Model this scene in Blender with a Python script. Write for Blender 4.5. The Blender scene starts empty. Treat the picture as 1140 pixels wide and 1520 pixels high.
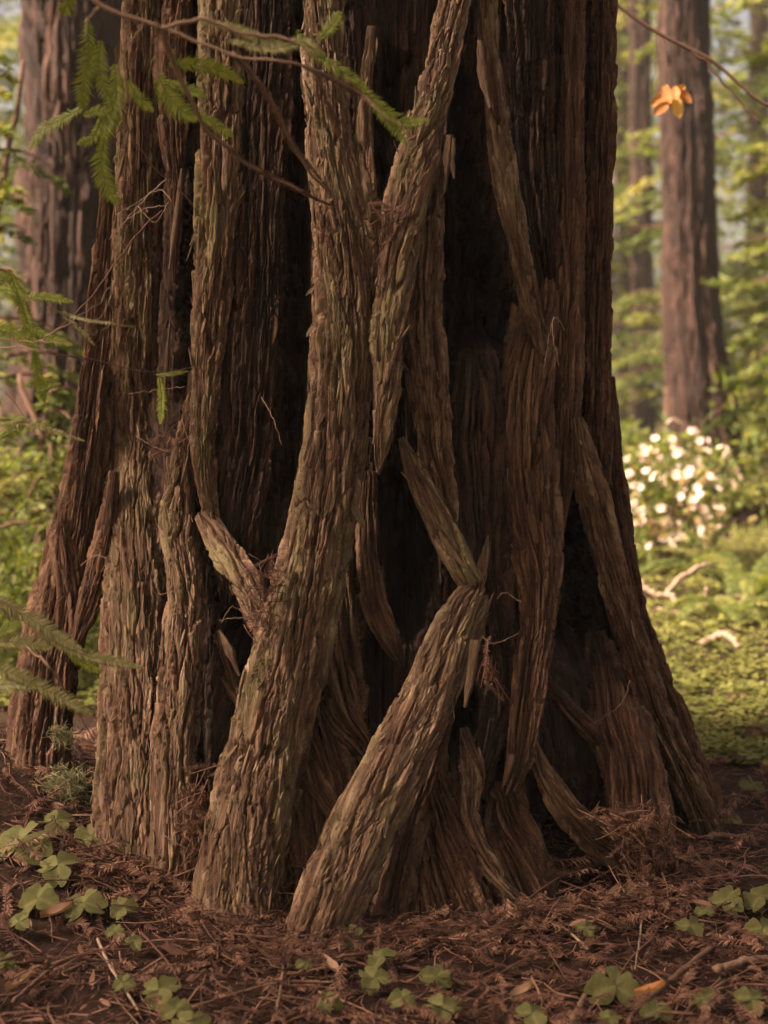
import bpy, math, random
import numpy as np
random.seed(7); RNG = np.random.default_rng(7)
R_ = math.radians
scene = bpy.context.scene
COL = scene.collection

# ------------------------------------------------------------------ camera
CAM = np.array([0.0, -3.0, 1.0]); PITCH = R_(4.3); FPX = 2442.0
cam_data = bpy.data.cameras.new('camera'); cam = bpy.data.objects.new('camera', cam_data); COL.objects.link(cam)
cam.location = CAM.tolist(); cam.rotation_euler = (R_(90) - PITCH, 0, 0)
cam_data.sensor_fit = 'HORIZONTAL'; cam_data.sensor_width = 24.0
cam_data.lens = 24.0 * FPX / 1140.0
cam_data.clip_start = 0.05; cam_data.clip_end = 500
cam_data.dof.use_dof = True; cam_data.dof.focus_distance = 3.22; cam_data.dof.aperture_fstop = 3.0
scene.camera = cam

# ------------------------------------------------------------------ sky, sun, exposure
SUN_EL, SUN_AZ = 46.0, 246.0          # azimuth clockwise from +Y: light comes from the front left
world = bpy.data.worlds.new('World'); scene.world = world; world.use_nodes = True
wn, wl = world.node_tree.nodes, world.node_tree.links
wn.clear()
sky = wn.new('ShaderNodeTexSky'); sky.sky_type = 'NISHITA'; sky.sun_disc = False
sky.sun_elevation = R_(SUN_EL); sky.sun_rotation = R_(SUN_AZ)
sky.air_density = 0.7; sky.dust_density = 6.0; sky.ozone_density = 0.3
tint = wn.new('ShaderNodeMix'); tint.data_type = 'RGBA'; tint.blend_type = 'MULTIPLY'
tint.inputs['Factor'].default_value = 1.0
tint.inputs[7].default_value = (1.0, 0.80, 0.66, 1)
bg = wn.new('ShaderNodeBackground'); bg.inputs['Strength'].default_value = 0.06
wo = wn.new('ShaderNodeOutputWorld')
wl.new(sky.outputs['Color'], tint.inputs[6]); wl.new(tint.outputs[2], bg.inputs['Color'])
wl.new(bg.outputs['Background'], wo.inputs['Surface'])
sun_d = bpy.data.lights.new('sun', 'SUN'); sun_d.energy = 5.0; sun_d.angle = R_(5); sun_d.color = (1.0, 0.87, 0.70)
sun = bpy.data.objects.new('sun', sun_d); COL.objects.link(sun)
from mathutils import Vector
sd = Vector((math.sin(R_(SUN_AZ)) * math.cos(R_(SUN_EL)), math.cos(R_(SUN_AZ)) * math.cos(R_(SUN_EL)), math.sin(R_(SUN_EL))))
sun.rotation_euler = sd.to_track_quat('Z', 'Y').to_euler()
sun.location = (sd * 20)[:]
vs = scene.view_settings
scene.display_settings.display_device = 'sRGB'
vs.view_transform = 'Standard'; vs.look = 'None'; vs.exposure = 2.3; vs.gamma = 1.0; vs.use_curve_mapping = False
scene.cycles.use_denoising = True
scene.cycles.max_bounces = 6; scene.cycles.diffuse_bounces = 3; scene.cycles.transparent_max_bounces = 8
scene.cycles.use_adaptive_sampling = True; scene.cycles.adaptive_threshold = 0.02

# ------------------------------------------------------------------ numpy noise
_ang = RNG.random(1024) * 2 * np.pi
_GX, _GY = np.cos(_ang), np.sin(_ang)
def _hash(ix, iy, seed):
    h = (ix.astype(np.int64) * 374761393 + iy.astype(np.int64) * 668265263 + int(seed) * 982451653) & 0xFFFFFFFF
    h = ((h ^ (h >> 13)) * 1274126177) & 0xFFFFFFFF
    return h ^ (h >> 16)
def noise(x, y, seed=0):
    x = np.asarray(x, float); y = np.asarray(y, float)
    x0 = np.floor(x); y0 = np.floor(y); fx = x - x0; fy = y - y0
    u = fx * fx * fx * (fx * (fx * 6 - 15) + 10); v = fy * fy * fy * (fy * (fy * 6 - 15) + 10)
    def g(a, b):
        k = _hash(x0 + a, y0 + b, seed) & 1023
        return _GX[k] * (fx - a) + _GY[k] * (fy - b)
    n0 = g(0, 0) * (1 - u) + g(1, 0) * u
    n1 = g(0, 1) * (1 - u) + g(1, 1) * u
    return (n0 * (1 - v) + n1 * v) * 1.5
def fbm(x, y, o=3, seed=0):
    t = 0.0; a = 1.0; f = 1.0
    for k in range(o):
        t = t + a * noise(x * f, y * f, seed + k * 17); a *= 0.5; f *= 2.03
    return t / (2 - 2 ** (1 - o))
def worley(x, y, seed=0):
    x0 = np.floor(x); y0 = np.floor(y)
    f1 = np.full(x.shape, 9.0); f2 = np.full(x.shape, 9.0); rid = np.zeros(x.shape); dy1 = np.zeros(x.shape)
    for a in (-1, 0, 1):
        for b in (-1, 0, 1):
            h = _hash(x0 + a, y0 + b, seed)
            px = x0 + a + (h & 1023) / 1023.0; py = y0 + b + ((h >> 10) & 1023) / 1023.0
            dx = px - x; dy = py - y; d = dx * dx + dy * dy
            near = d < f1
            f2 = np.where(near, f1, np.minimum(f2, d))
            rid = np.where(near, ((h >> 20) & 1023) / 1023.0, rid)
            dy1 = np.where(near, dy, dy1)
            f1 = np.where(near, d, f1)
    return np.sqrt(f1), np.sqrt(f2), rid, dy1
def sstep(a, b, x):
    t = np.clip((x - a) / (b - a), 0, 1); return t * t * (3 - 2 * t)

# ------------------------------------------------------------------ places
CP, SP = math.cos(PITCH), math.sin(PITCH)
def P(px, py, Y):
    """the point on the upright plane Y = const seen in that direction"""
    xc = (px - 570.0) / FPX; yc = (760.0 - py) / FPX
    d = np.array([xc, CP + yc * SP, -SP + yc * CP])
    k = (Y - CAM[1]) / d[1]
    return CAM + d * k
def project(V):
    r = V - CAM
    dep = r[..., 1] * CP - r[..., 2] * SP
    up = r[..., 1] * SP + r[..., 2] * CP
    return 570 + r[..., 0] / dep * FPX, 760 - up / dep * FPX
TX, TY = -0.03, 0.75
def core_R(z):
    z = np.asarray(z, float)
    return 0.525 + 0.10 * np.clip((0.95 - z) / 0.95, 0, 1.3) ** 2 - 0.006 * np.clip(z - 1.5, 0, 20)
def core_Y(px, py):
    Y = 0.3
    for _ in range(8):
        p = P(px, py, Y); r = float(core_R(p[2])); q = r * r - (p[0] - TX) ** 2
        Y = 0.5 * Y + 0.5 * (TY - (math.sqrt(q) if q > 0 else 0))
    return Y
def ground_z(x, y):
    x = np.asarray(x, float); y = np.asarray(y, float)
    z = 0.24 * np.exp(-((x + 0.95) ** 2 / 0.16 + (y - 0.55) ** 2 / 0.35))
    z = z + 0.03 * np.exp(-((x + 0.5) ** 2 / 0.06 + (y - 0.12) ** 2 / 0.04))
    z = z + 0.03 * np.exp(-((x - 0.5) ** 2 / 0.1 + (y - 0.25) ** 2 / 0.05))
    d = np.sqrt(x * x + y * y)
    z = z + 0.012 * fbm(x / 0.25, y / 0.25, 3, 5) + 0.05 * sstep(1.5, 5, d) * fbm(x / 1.7, y / 1.7, 3, 9)
    z = z + 0.5 * sstep(14, 40, d) * fbm(x / 9, y / 9, 2, 11)
    return z
def on_ground(px, py):
    lo, hi = -0.9, 60.0
    for _ in range(50):
        m = (lo + hi) / 2; p = P(px, py, m)
        if p[2] > ground_z(p[0], p[1]): lo = m
        else: hi = m
    p = P(px, py, lo); p[2] = float(ground_z(p[0], p[1])); return p

# ------------------------------------------------------------------ mesh helpers
def mesh_np(name, V, F, mat, parent=None, smooth=True, attrs=None, uv=None, mat_idx=None, mats=None):
    V = np.asarray(V, np.float32).reshape(-1, 3); F = np.asarray(F, np.int32); k = F.shape[1]
    me = bpy.data.meshes.new(name)
    me.vertices.add(len(V)); me.vertices.foreach_set('co', V.ravel())
    me.loops.add(F.size); me.loops.foreach_set('vertex_index', F.ravel())
    me.polygons.add(len(F)); me.polygons.foreach_set('loop_start', np.arange(0, F.size, k, dtype=np.int32))
    me.polygons.foreach_set('use_smooth', np.full(len(F), smooth, dtype=bool))
    for m in (mats or [mat]): me.materials.append(m)
    if mat_idx is not None: me.polygons.foreach_set('material_index', np.asarray(mat_idx, np.int32))
    if uv is not None:
        l = me.uv_layers.new(name='UVMap'); l.data.foreach_set('uv', np.asarray(uv, np.float32)[F.ravel()].ravel())
    for an, av in (attrs or {}).items():
        a = me.attributes.new(an, 'FLOAT', 'POINT'); a.data.foreach_set('value', np.asarray(av, np.float32).ravel())
    me.update(calc_edges=True); me.validate()
    o = bpy.data.objects.new(name, me); COL.objects.link(o)
    if parent is not None: o.parent = parent
    return o
def empty(name, loc=(0, 0, 0)):
    o = bpy.data.objects.new(name, None); COL.objects.link(o); o.empty_display_size = 0.05
    o.location = loc; return o
def tag(o, label=None, cat=None, group=None, kind=None):
    if label: o['label'] = label
    if cat: o['category'] = cat
    if group: o['group'] = group
    if kind: o['kind'] = kind
    return o
def inst(name, me, M, parent=None):
    from mathutils import Matrix
    o = bpy.data.objects.new(name, me); COL.objects.link(o)
    if parent is not None: o.parent = parent
    o.matrix_local = Matrix(M.tolist()); return o
def grid_faces(n, m, wrap=False):
    i = np.arange(n - 1)[:, None]; j = np.arange(m if wrap else m - 1)[None, :]
    j2 = (j + 1) % m
    return np.stack([i * m + j, i * m + j2, (i + 1) * m + j2, (i + 1) * m + j], -1).reshape(-1, 4)
def norm(v):
    v = np.asarray(v, float); return v / np.maximum(np.linalg.norm(v, axis=-1, keepdims=True), 1e-9)
def smooth_path(pts, n):
    """Catmull-Rom through the rows of pts, n samples evenly spread along it"""
    p = np.asarray(pts, float)
    if len(p) == 2: p = np.vstack([p[0], (p[0] + p[1]) / 2, p[1]])
    q = np.vstack([2 * p[0] - p[1], p, 2 * p[-1] - p[-2]])
    out = []
    for i in range(1, len(q) - 2):
        t = np.linspace(0, 1, 24, endpoint=False)[:, None]
        a, b, c, d = q[i - 1], q[i], q[i + 1], q[i + 2]
        out.append(0.5 * ((2 * b) + (c - a) * t + (2 * a - 5 * b + 4 * c - d) * t ** 2 + (3 * b - a - 3 * c + d) * t ** 3))
    out = np.vstack(out + [q[-2][None]])
    l = np.concatenate([[0], np.cumsum(np.linalg.norm(np.diff(out[:, :3], axis=0), axis=1))])
    s = np.linspace(0, l[-1], n)
    return np.stack([np.interp(s, l, out[:, k]) for k in range(p.shape[1])], -1), l[-1]
class Soup:
    """collects loose small faces into one mesh"""
    def __init__(s): s.V = []; s.F3 = []; s.n = 0; s.A = []
    def add(s, V, F, a=0.0):
        V = np.asarray(V, float).reshape(-1, 3); F = np.asarray(F, np.int64)
        if F.shape[1] == 4: F = np.vstack([F[:, [0, 1, 2]], F[:, [0, 2, 3]]])
        s.V.append(V); s.F3.append(F + s.n); s.n += len(V)
        s.A.append(np.broadcast_to(np.asarray(a, float), (len(V),)))
    def build(s, name, mat, parent=None, smooth=True):
        return mesh_np(name, np.vstack(s.V), np.vstack(s.F3), mat, parent, smooth, {'tone': np.concatenate(s.A)})
def stick(pts, r, sides=5, wob=0.0, seed=0, n=None):
    """verts and faces of a thin round stick along pts; r a number or (start, end)"""
    pts = np.asarray(pts, float)
    n = n or max(4, 3 * len(pts))
    c, L = smooth_path(pts, n)
    if wob:
        t = np.linspace(0, 9, n)
        c = c + wob * np.stack([noise(t + 3.1, t * 0 + seed, 1), noise(t + 7.7, t * 0 + seed, 2), noise(t, t * 0 + seed, 3)], -1)
    T = norm(np.gradient(c, axis=0)); ref = np.array([0.31, 0.9, 0.29])
    A = norm(np.cross(T, ref)); B = np.cross(T, A)
    r0, r1 = (r if isinstance(r, tuple) else (r, r * 0.6)); rr = np.linspace(r0, r1, n)[:, None, None]
    ph = np.linspace(0, 2 * np.pi, sides, endpoint=False)
    V = c[:, None] + rr * (np.cos(ph)[None, :, None] * A[:, None] + np.sin(ph)[None, :, None] * B[:, None])
    F = grid_faces(n, sides, True)
    V = V.reshape(-1, 3)
    nv = len(V); V = np.vstack([V, c[0], c[-1]])
    k = np.arange(sides); k2 = (k + 1) % sides; b = (n - 1) * sides
    F = np.vstack([F, np.stack([k2, k, np.full(sides, nv), np.full(sides, nv)], -1), np.stack([b + k, b + k2, np.full(sides, nv + 1), np.full(sides, nv + 1)], -1)])
    tri = np.vstack([F[:-2 * sides][:, [0, 1, 2]], F[:-2 * sides][:, [0, 2, 3]], F[-2 * sides:][:, :3]])
    return V, tri

# ------------------------------------------------------------------ materials
def mat_new(name):
    m = bpy.data.materials.new(name); m.use_nodes = True
    nt = m.node_tree; nt.nodes.clear()
    out = nt.nodes.new('ShaderNodeOutputMaterial')
    return m, nt.nodes, nt.links, out
def N(nodes, typ, **kw):
    n = nodes.new(typ)
    for k, v in kw.items():
        if k in n.inputs: n.inputs[k].default_value = v
        else: setattr(n, k, v)
    return n
def mixc(nodes, links, fac, a, b, blend='MIX'):
    m = nodes.new('ShaderNodeMix'); m.data_type = 'RGBA'; m.blend_type = blend
    for sock, v in ((0, fac), (6, a), (7, b)):
        if isinstance(v, (int, float)): m.inputs[sock].default_value = v
        elif isinstance(v, tuple): m.inputs[sock].default_value = (*v, 1)
        else: links.new(v, m.inputs[sock])
    return m.outputs[2]
def ramp(nodes, links, fac, stops):
    r = nodes.new('ShaderNodeValToRGB'); e = r.color_ramp.elements
    while len(e) < len(stops): e.new(0.5)
    for k, (p, c) in enumerate(stops):
        e[k].position = p; e[k].color = (*c, 1) if len(c) == 3 else c
    links.new(fac, r.inputs[0]); return r.outputs[0]
def bark_material(name, dark, mid, pale, moss, across=70, along=7, bump=0.9):
    m, n, l, out = mat_new(name)
    uv = N(n, 'ShaderNodeUVMap', uv_map='UVMap')
    def tex(sx, sy, detail=4, rough=0.6):
        mp = N(n, 'ShaderNodeMapping'); mp.inputs['Scale'].default_value = (sx, sy, 1)
        l.new(uv.outputs[0], mp.inputs[0])
        t = N(n, 'ShaderNodeTexNoise', Scale=1.0, Detail=detail, Roughness=rough); l.new(mp.outputs[0], t.inputs['Vector'])
        return t.outputs['Fac']
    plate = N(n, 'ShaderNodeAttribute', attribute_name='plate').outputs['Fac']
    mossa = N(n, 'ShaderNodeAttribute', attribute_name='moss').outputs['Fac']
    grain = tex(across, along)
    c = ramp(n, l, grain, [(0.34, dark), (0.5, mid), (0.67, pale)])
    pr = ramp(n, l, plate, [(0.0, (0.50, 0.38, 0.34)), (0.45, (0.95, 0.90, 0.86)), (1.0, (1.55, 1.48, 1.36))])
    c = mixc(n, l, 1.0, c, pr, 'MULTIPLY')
    gr = ramp(n, l, tex(across * 4.5, along * 4, 4, 0.75), [(0.36, (0.36, 0.31, 0.29)), (0.5, (1, 1, 1)), (0.66, (1.5, 1.45, 1.36))])
    c = mixc(n, l, 0.8, c, gr, 'MULTIPLY')
    spk = tex(420, 160, 2, 0.7)
    mf = N(n, 'ShaderNodeMath', operation='MULTIPLY'); l.new(mossa, mf.inputs[0])
    sp = ramp(n, l, spk, [(0.36, (0.25, 0.25, 0.25)), (0.62, (1, 1, 1))]); l.new(sp, mf.inputs[1])
    c = mixc(n, l, mf.outputs[0], c, moss)
    fine = tex(330, 20, 5, 0.7)
    b = N(n, 'ShaderNodeBump', Strength=bump, Distance=0.005); l.new(fine, b.inputs['Height'])
    b2 = N(n, 'ShaderNodeBump', Strength=bump * 0.8, Distance=0.010); l.new(tex(130, 9, 4), b2.inputs['Height']); l.new(b.outputs[0], b2.inputs['Normal'])
    p = N(n, 'ShaderNodeBsdfPrincipled', Roughness=0.85); p.inputs['Specular IOR Level'].default_value = 0.25
    l.new(c, p.inputs['Base Color']); l.new(b2.outputs[0], p.inputs['Normal']); l.new(p.outputs[0], out.inputs[0])
    return m
def tone_material(name, stops, rough=0.7, translucent=0.0, spec=0.2, scale=60.0, bump=0.0):
    """colour by the 'tone' value of each loose piece, broken by a fine noise"""
    m, n, l, out = mat_new(name)
    a = N(n, 'ShaderNodeAttribute', attribute_name='tone').outputs['Fac']
    tc = N(n, 'ShaderNodeTexCoord')
    t = N(n, 'ShaderNodeTexNoise', Scale=scale, Detail=3.0); l.new(tc.outputs['Object'], t.inputs['Vector'])
    ad = N(n, 'ShaderNodeMath', operation='MULTIPLY_ADD'); l.new(t.outputs['Fac'], ad.inputs[0]); ad.inputs[1].default_value = 0.5; l.new(a, ad.inputs[2])
    sb = N(n, 'ShaderNodeMath', operation='SUBTRACT'); l.new(ad.outputs[0], sb.inputs[0]); sb.inputs[1].default_value = 0.25
    c = ramp(n, l, sb.outputs[0], stops)
    p = N(n, 'ShaderNodeBsdfPrincipled', Roughness=rough); p.inputs['Specular IOR Level'].default_value = spec
    l.new(c, p.inputs['Base Color'])
    if bump:
        b = N(n, 'ShaderNodeBump', Strength=bump, Distance=0.002); l.new(t.outputs['Fac'], b.inputs['Height']); l.new(b.outputs[0], p.inputs['Normal'])
    if translucent:
        tr = N(n, 'ShaderNodeBsdfTranslucent'); bright = mixc(n, l, 1.0, c, (1.25, 1.3, 0.5), 'MULTIPLY'); l.new(bright, tr.inputs['Color'])
        mx = N(n, 'ShaderNodeMixShader'); mx.inputs[0].default_value = translucent
        l.new(p.outputs[0], mx.inputs[1]); l.new(tr.outputs[0], mx.inputs[2]); l.new(mx.outputs[0], out.inputs[0])
    else: l.new(p.outputs[0], out.inputs[0])
    return m
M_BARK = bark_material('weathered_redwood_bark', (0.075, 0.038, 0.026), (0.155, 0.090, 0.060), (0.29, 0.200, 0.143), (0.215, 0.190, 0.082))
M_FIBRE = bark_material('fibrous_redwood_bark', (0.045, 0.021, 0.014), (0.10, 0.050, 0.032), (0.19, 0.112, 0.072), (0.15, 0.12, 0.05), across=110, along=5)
M_CORE = bark_material('shade_darkened_bark', (0.018, 0.009, 0.007), (0.040, 0.020, 0.014), (0.085, 0.046, 0.031), (0.07, 0.055, 0.025), across=90, along=4)  # shade put into the colour: bark darkened for gaps and recessed flanks
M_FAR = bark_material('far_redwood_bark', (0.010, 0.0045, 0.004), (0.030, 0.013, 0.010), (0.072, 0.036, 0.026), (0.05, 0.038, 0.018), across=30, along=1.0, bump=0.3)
M_LIVE = tone_material('live_redwood_needles', [(0.0, (0.09, 0.11, 0.012)), (0.5, (0.19, 0.21, 0.026)), (1.0, (0.30, 0.30, 0.06))], 0.5, 0.3, 0.3)
M_PALE = tone_material('pale_redwood_needles', [(0.0, (0.13, 0.115, 0.04)), (0.5, (0.24, 0.21, 0.085)), (1.0, (0.42, 0.36, 0.18))], 0.6, 0.25, 0.3)
M_DEAD = tone_material('dead_redwood_needles', [(0.0, (0.035, 0.015, 0.010)), (0.5, (0.125, 0.055, 0.036)), (1.0, (0.30, 0.155, 0.10))], 0.75, 0.08, 0.25, 90, 0.3)
M_TWIG = tone_material('dry_twig_bark', [(0.0, (0.055, 0.026, 0.018)), (0.5, (0.15, 0.078, 0.052)), (1.0, (0.32, 0.21, 0.15))], 0.85, 0, 0.2, 160, 0.6)
M_SORREL = tone_material('sorrel_leaf', [(0.0, (0.070, 0.066, 0.022)), (0.5, (0.135, 0.124, 0.046)), (1.0, (0.21, 0.19, 0.08))], 0.75, 0.2, 0.12, 9, 0.3)
M_SORREL_STEM = tone_material('sorrel_stem', [(0.0, (0.12, 0.06, 0.03)), (1.0, (0.18, 0.13, 0.06))], 0.7, 0.1)
M_GREEN = tone_material('woodland_foliage', [(0.0, (0.05, 0.066, 0.016)), (0.45, (0.115, 0.135, 0.034)), (0.8, (0.23, 0.225, 0.06)), (1.0, (0.34, 0.28, 0.09))], 0.6, 0.5, 0.2, 8)
M_COVER = tone_material('ground_cover_leaf', [(0.0, (0.075, 0.082, 0.018)), (0.5, (0.18, 0.175, 0.04)), (1.0, (0.30, 0.27, 0.08))], 0.6, 0.3, 0.2, 5)
M_BLOSSOM = tone_material('pale_pink_blossom', [(0.0, (0.50, 0.28, 0.23)), (0.5, (0.68, 0.48, 0.41)), (1.0, (0.80, 0.68, 0.60))], 0.6, 0.3)
M_ORANGE = tone_material('orange_dry_leaf', [(0.0, (0.42, 0.16, 0.06)), (0.5, (0.62, 0.30, 0.12)), (1.0, (0.75, 0.50, 0.22))], 0.6, 0.4)
M_BROWNLEAF = tone_material('brown_dry_leaf', [(0.0, (0.13, 0.065, 0.04)), (0.5, (0.22, 0.12, 0.075)), (1.0, (0.33, 0.20, 0.13))], 0.7, 0.15, 0.2, 40, 0.4)
M_LICHEN = tone_material('pale_lichen', [(0.0, (0.11, 0.098, 0.045)), (0.5, (0.24, 0.215, 0.105)), (1.0, (0.38, 0.345, 0.21))], 0.85, 0.2)
def soil_material():
    m, n, l, out = mat_new('forest_soil')
    tc = N(n, 'ShaderNodeTexCoord')
    t1 = N(n, 'ShaderNodeTexNoise', Scale=45.0, Detail=8.0, Roughness=0.7); l.new(tc.outputs['Object'], t1.inputs['Vector'])
    t2 = N(n, 'ShaderNodeTexNoise', Scale=0.5, Detail=4.0); l.new(tc.outputs['Object'], t2.inputs['Vector'])
    c = ramp(n, l, t1.outputs['Fac'], [(0.3, (0.014, 0.007, 0.005)), (0.55, (0.035, 0.017, 0.012)), (0.75, (0.07, 0.036, 0.024))])
    g = ramp(n, l, t1.outputs['Fac'], [(0.3, (0.04, 0.04, 0.012)), (0.7, (0.12, 0.11, 0.03))])
    ln = N(n, 'ShaderNodeVectorMath', operation='LENGTH'); l.new(tc.outputs['Object'], ln.inputs[0])
    mr = N(n, 'ShaderNodeMapRange'); mr.inputs[1].default_value = 1.8; mr.inputs[2].default_value = 3.2; l.new(ln.outputs['Value'], mr.inputs[0])
    f = ramp(n, l, t2.outputs['Fac'], [(0.42, (0, 0, 0)), (0.6, (0.7, 0.7, 0.7))])
    f2 = N(n, 'ShaderNodeMath', operation='MULTIPLY'); l.new(f, f2.inputs[0]); l.new(mr.outputs[0], f2.inputs[1])
    c = mixc(n, l, f2.outputs[0], c, g)
    b = N(n, 'ShaderNodeBump', Strength=0.8, Distance=0.01); l.new(t1.outputs['Fac'], b.inputs['Height'])
    p = N(n, 'ShaderNodeBsdfPrincipled', Roughness=0.95); p.inputs['Specular IOR Level'].default_value = 0.1
    l.new(c, p.inputs['Base Color']); l.new(b.outputs[0], p.inputs['Normal']); l.new(p.outputs[0], out.inputs[0])
    return m
M_SOIL = soil_material()

# ------------------------------------------------------------------ ground
def axis_samples():
    a = np.concatenate([np.arange(-1.6, 1.6, 0.02), 1.6 * 1.09 ** np.arange(0, 48)])
    b = -1.6 * 1.09 ** np.arange(47, 0, -1)
    return np.unique(np.round(np.concatenate([b, a]), 4))
gx = axis_samples(); GX, GY = np.meshgrid(gx, gx, indexing='xy')
g = mesh_np('ground', np.stack([GX, GY, ground_z(GX, GY)], -1), grid_faces(len(gx), len(gx)), M_SOIL)
tag(g, 'brown forest floor of soil and litter', kind='structure')

# ------------------------------------------------------------------ the big redwood: core
tree = empty('redwood_tree', (TX, TY, 0))
tag(tree, 'huge old redwood with twisted flaring buttress roots filling the picture', 'tree')
TREE_OFF = np.array([TX, TY, 0.0])
CAVITIES = [   # openings between the roots, each with its depth into the trunk
    ([(245, 290), (288, 330), (282, 500), (270, 640), (243, 600), (240, 450)], 0.20),
    ([(400, 280), (450, 300), (452, 520), (434, 640), (428, 790), (404, 720), (408, 480)], 0.18),
    ([(372, 20), (440, 0), (448, 200), (440, 300), (400, 260), (385, 120)], 0.12),
    ([(683, 60), (712, 110), (742, 330), (790, 480), (805, 545), (740, 500), (700, 575), (664, 540), (650, 330), (662, 200)], 0.34),
    ([(590, 670), (616, 715), (655, 800), (665, 880), (620, 960), (585, 960), (572, 830), (562, 720)], 0.36),
    ([(295, 790), (330, 815), (380, 900), (375, 980), (345, 1080), (310, 960)], 0.30),
    ([(845, 670), (885, 780), (925, 890), (955, 990), (905, 1000), (830, 980), (812, 900), (828, 780)], 0.34),
    ([(690, 960), (755, 990), (750, 1130), (690, 1150), (670, 1060)], 0.30),
    ([(735, 1150), (800, 1120), (860, 1180), (940, 1280), (915, 1350), (800, 1345), (760, 1250)], 0.34),
    ([(960, 1060), (1010, 1140), (1055, 1230), (1010, 1280), (980, 1180)], 0.30),
    ([(545, 860), (600, 960), (570, 1090), (530, 1010)], 0.26),
    ([(115, 880), (158, 860), (152, 1050), (110, 1080)], 0.26),
    ([(570, 60), (610, 80), (590, 200), (562, 280), (548, 180)], 0.15),
    ([(650, 1090), (700, 1090), (680, 1200), (640, 1240)], 0.2),
]
def poly_inside(px, py, poly):
    """signed distance in pixels, positive inside"""
    d = np.full(px.shape, 1e9); ins = np.zeros(px.shape, bool)
    for k in range(len(poly)):
        (x0, y0), (x1, y1) = poly[k], poly[(k + 1) % len(poly)]
        ex, ey = x1 - x0, y1 - y0; wx, wy = px - x0, py - y0
        t = np.clip((wx * ex + wy * ey) / (ex * ex + ey * ey), 0, 1)
        d = np.minimum(d, (wx - ex * t) ** 2 + (wy - ey * t) ** 2)
        c = ((y0 > py) != (y1 > py)) & (px < (x1 - x0) * (py - y0) / (y1 - y0 + 1e-9) + x0)
        ins ^= c
    d = np.sqrt(d); return np.where(ins, d, -d)
def fibre_detail(t, s, seed, amp=1.0):
    tw = t + 0.006 * fbm(s / 0.10, t / 0.05, 2, seed); sw = s + 0.04 * fbm(t / 0.02, s / 0.2, 2, seed + 3)
    d = 0.013 * noise(tw / 0.055, sw / 0.7, seed + 5) - .004
    n1 = noise(tw / 0.017, sw / 0.36, seed + 7); d = d - 0.016 * np.exp(-(n1 / 0.12) ** 2)
    f1, f2, rid, dy = worley(tw / 0.0095, sw / 0.13, seed + 9)
    d = d + 0.0095 * rid - 0.005 * (1 - sstep(0, 0.10, f2 - f1)) + 0.006 * dy * sstep(.3, .8, rid)
    g1, g2, r2, dy2 = worley(tw / 0.0048 + 31, sw / 0.06, seed + 10)
    d = d + 0.0062 * r2 - 0.0045 * (1 - sstep(0, 0.16, g2 - g1)) + .0015 * noise(t / .003, s / .03, seed + 12)
    return amp * d, 0.5 * rid + 0.5 * r2
def plate_detail(t, s, seed, amp=1.0):
    tw = t + 0.006 * fbm(s / 0.05, t / 0.03, 3, seed); sw = s + 0.020 * fbm(t / 0.010, s / 0.05, 3, seed + 3)
    d = 0.010 * fbm(tw / 0.06, sw / 0.4, 2, seed + 5) - .004
    n1 = noise(tw / 0.036, sw / 0.24, seed + 7); d = d - 0.014 * np.exp(-(n1 / 0.07) ** 2)
    k = sstep(-0.12, 0.25, fbm(t / 0.06, s / 0.22, 2, seed + 15))          # broad smooth plates here, narrow ragged ones elsewhere
    f1, f2, rid, dy = worley(tw / 0.011, sw / 0.11, seed + 9)
    F1, F2, RID, DY = worley(tw / 0.023, sw / 0.15, seed + 19)
    dn = 0.0075 * rid + 0.005 * dy * sstep(-0.1, 0.5, rid) - 0.006 * (1 - sstep(0, 0.09, f2 - f1))
    db = 0.0085 * RID + 0.006 * DY * sstep(0.2, 0.8, RID) - 0.008 * (1 - sstep(0, 0.06, F2 - F1)) + .002 * rid
    d = d + dn * (1 - k) + db * k
    g1, g2, r2, dy2 = worley(tw / 0.0062 + 13, sw / 0.045, seed + 10)
    d = d + (1 - .72 * k) * (0.0042 * r2 + 0.002 * dy2 - 0.0035 * (1 - sstep(0, 0.12, g2 - g1)))
    d = d + 0.0014 * fbm(t / 0.004, s / 0.018, 2, seed + 11) + 0.0016 * noise(t / .006, s / .05, seed + 16)
    rid = rid * (1 - k) + RID * k
    return amp * d, 0.6 * rid + 0.4 * r2
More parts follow.
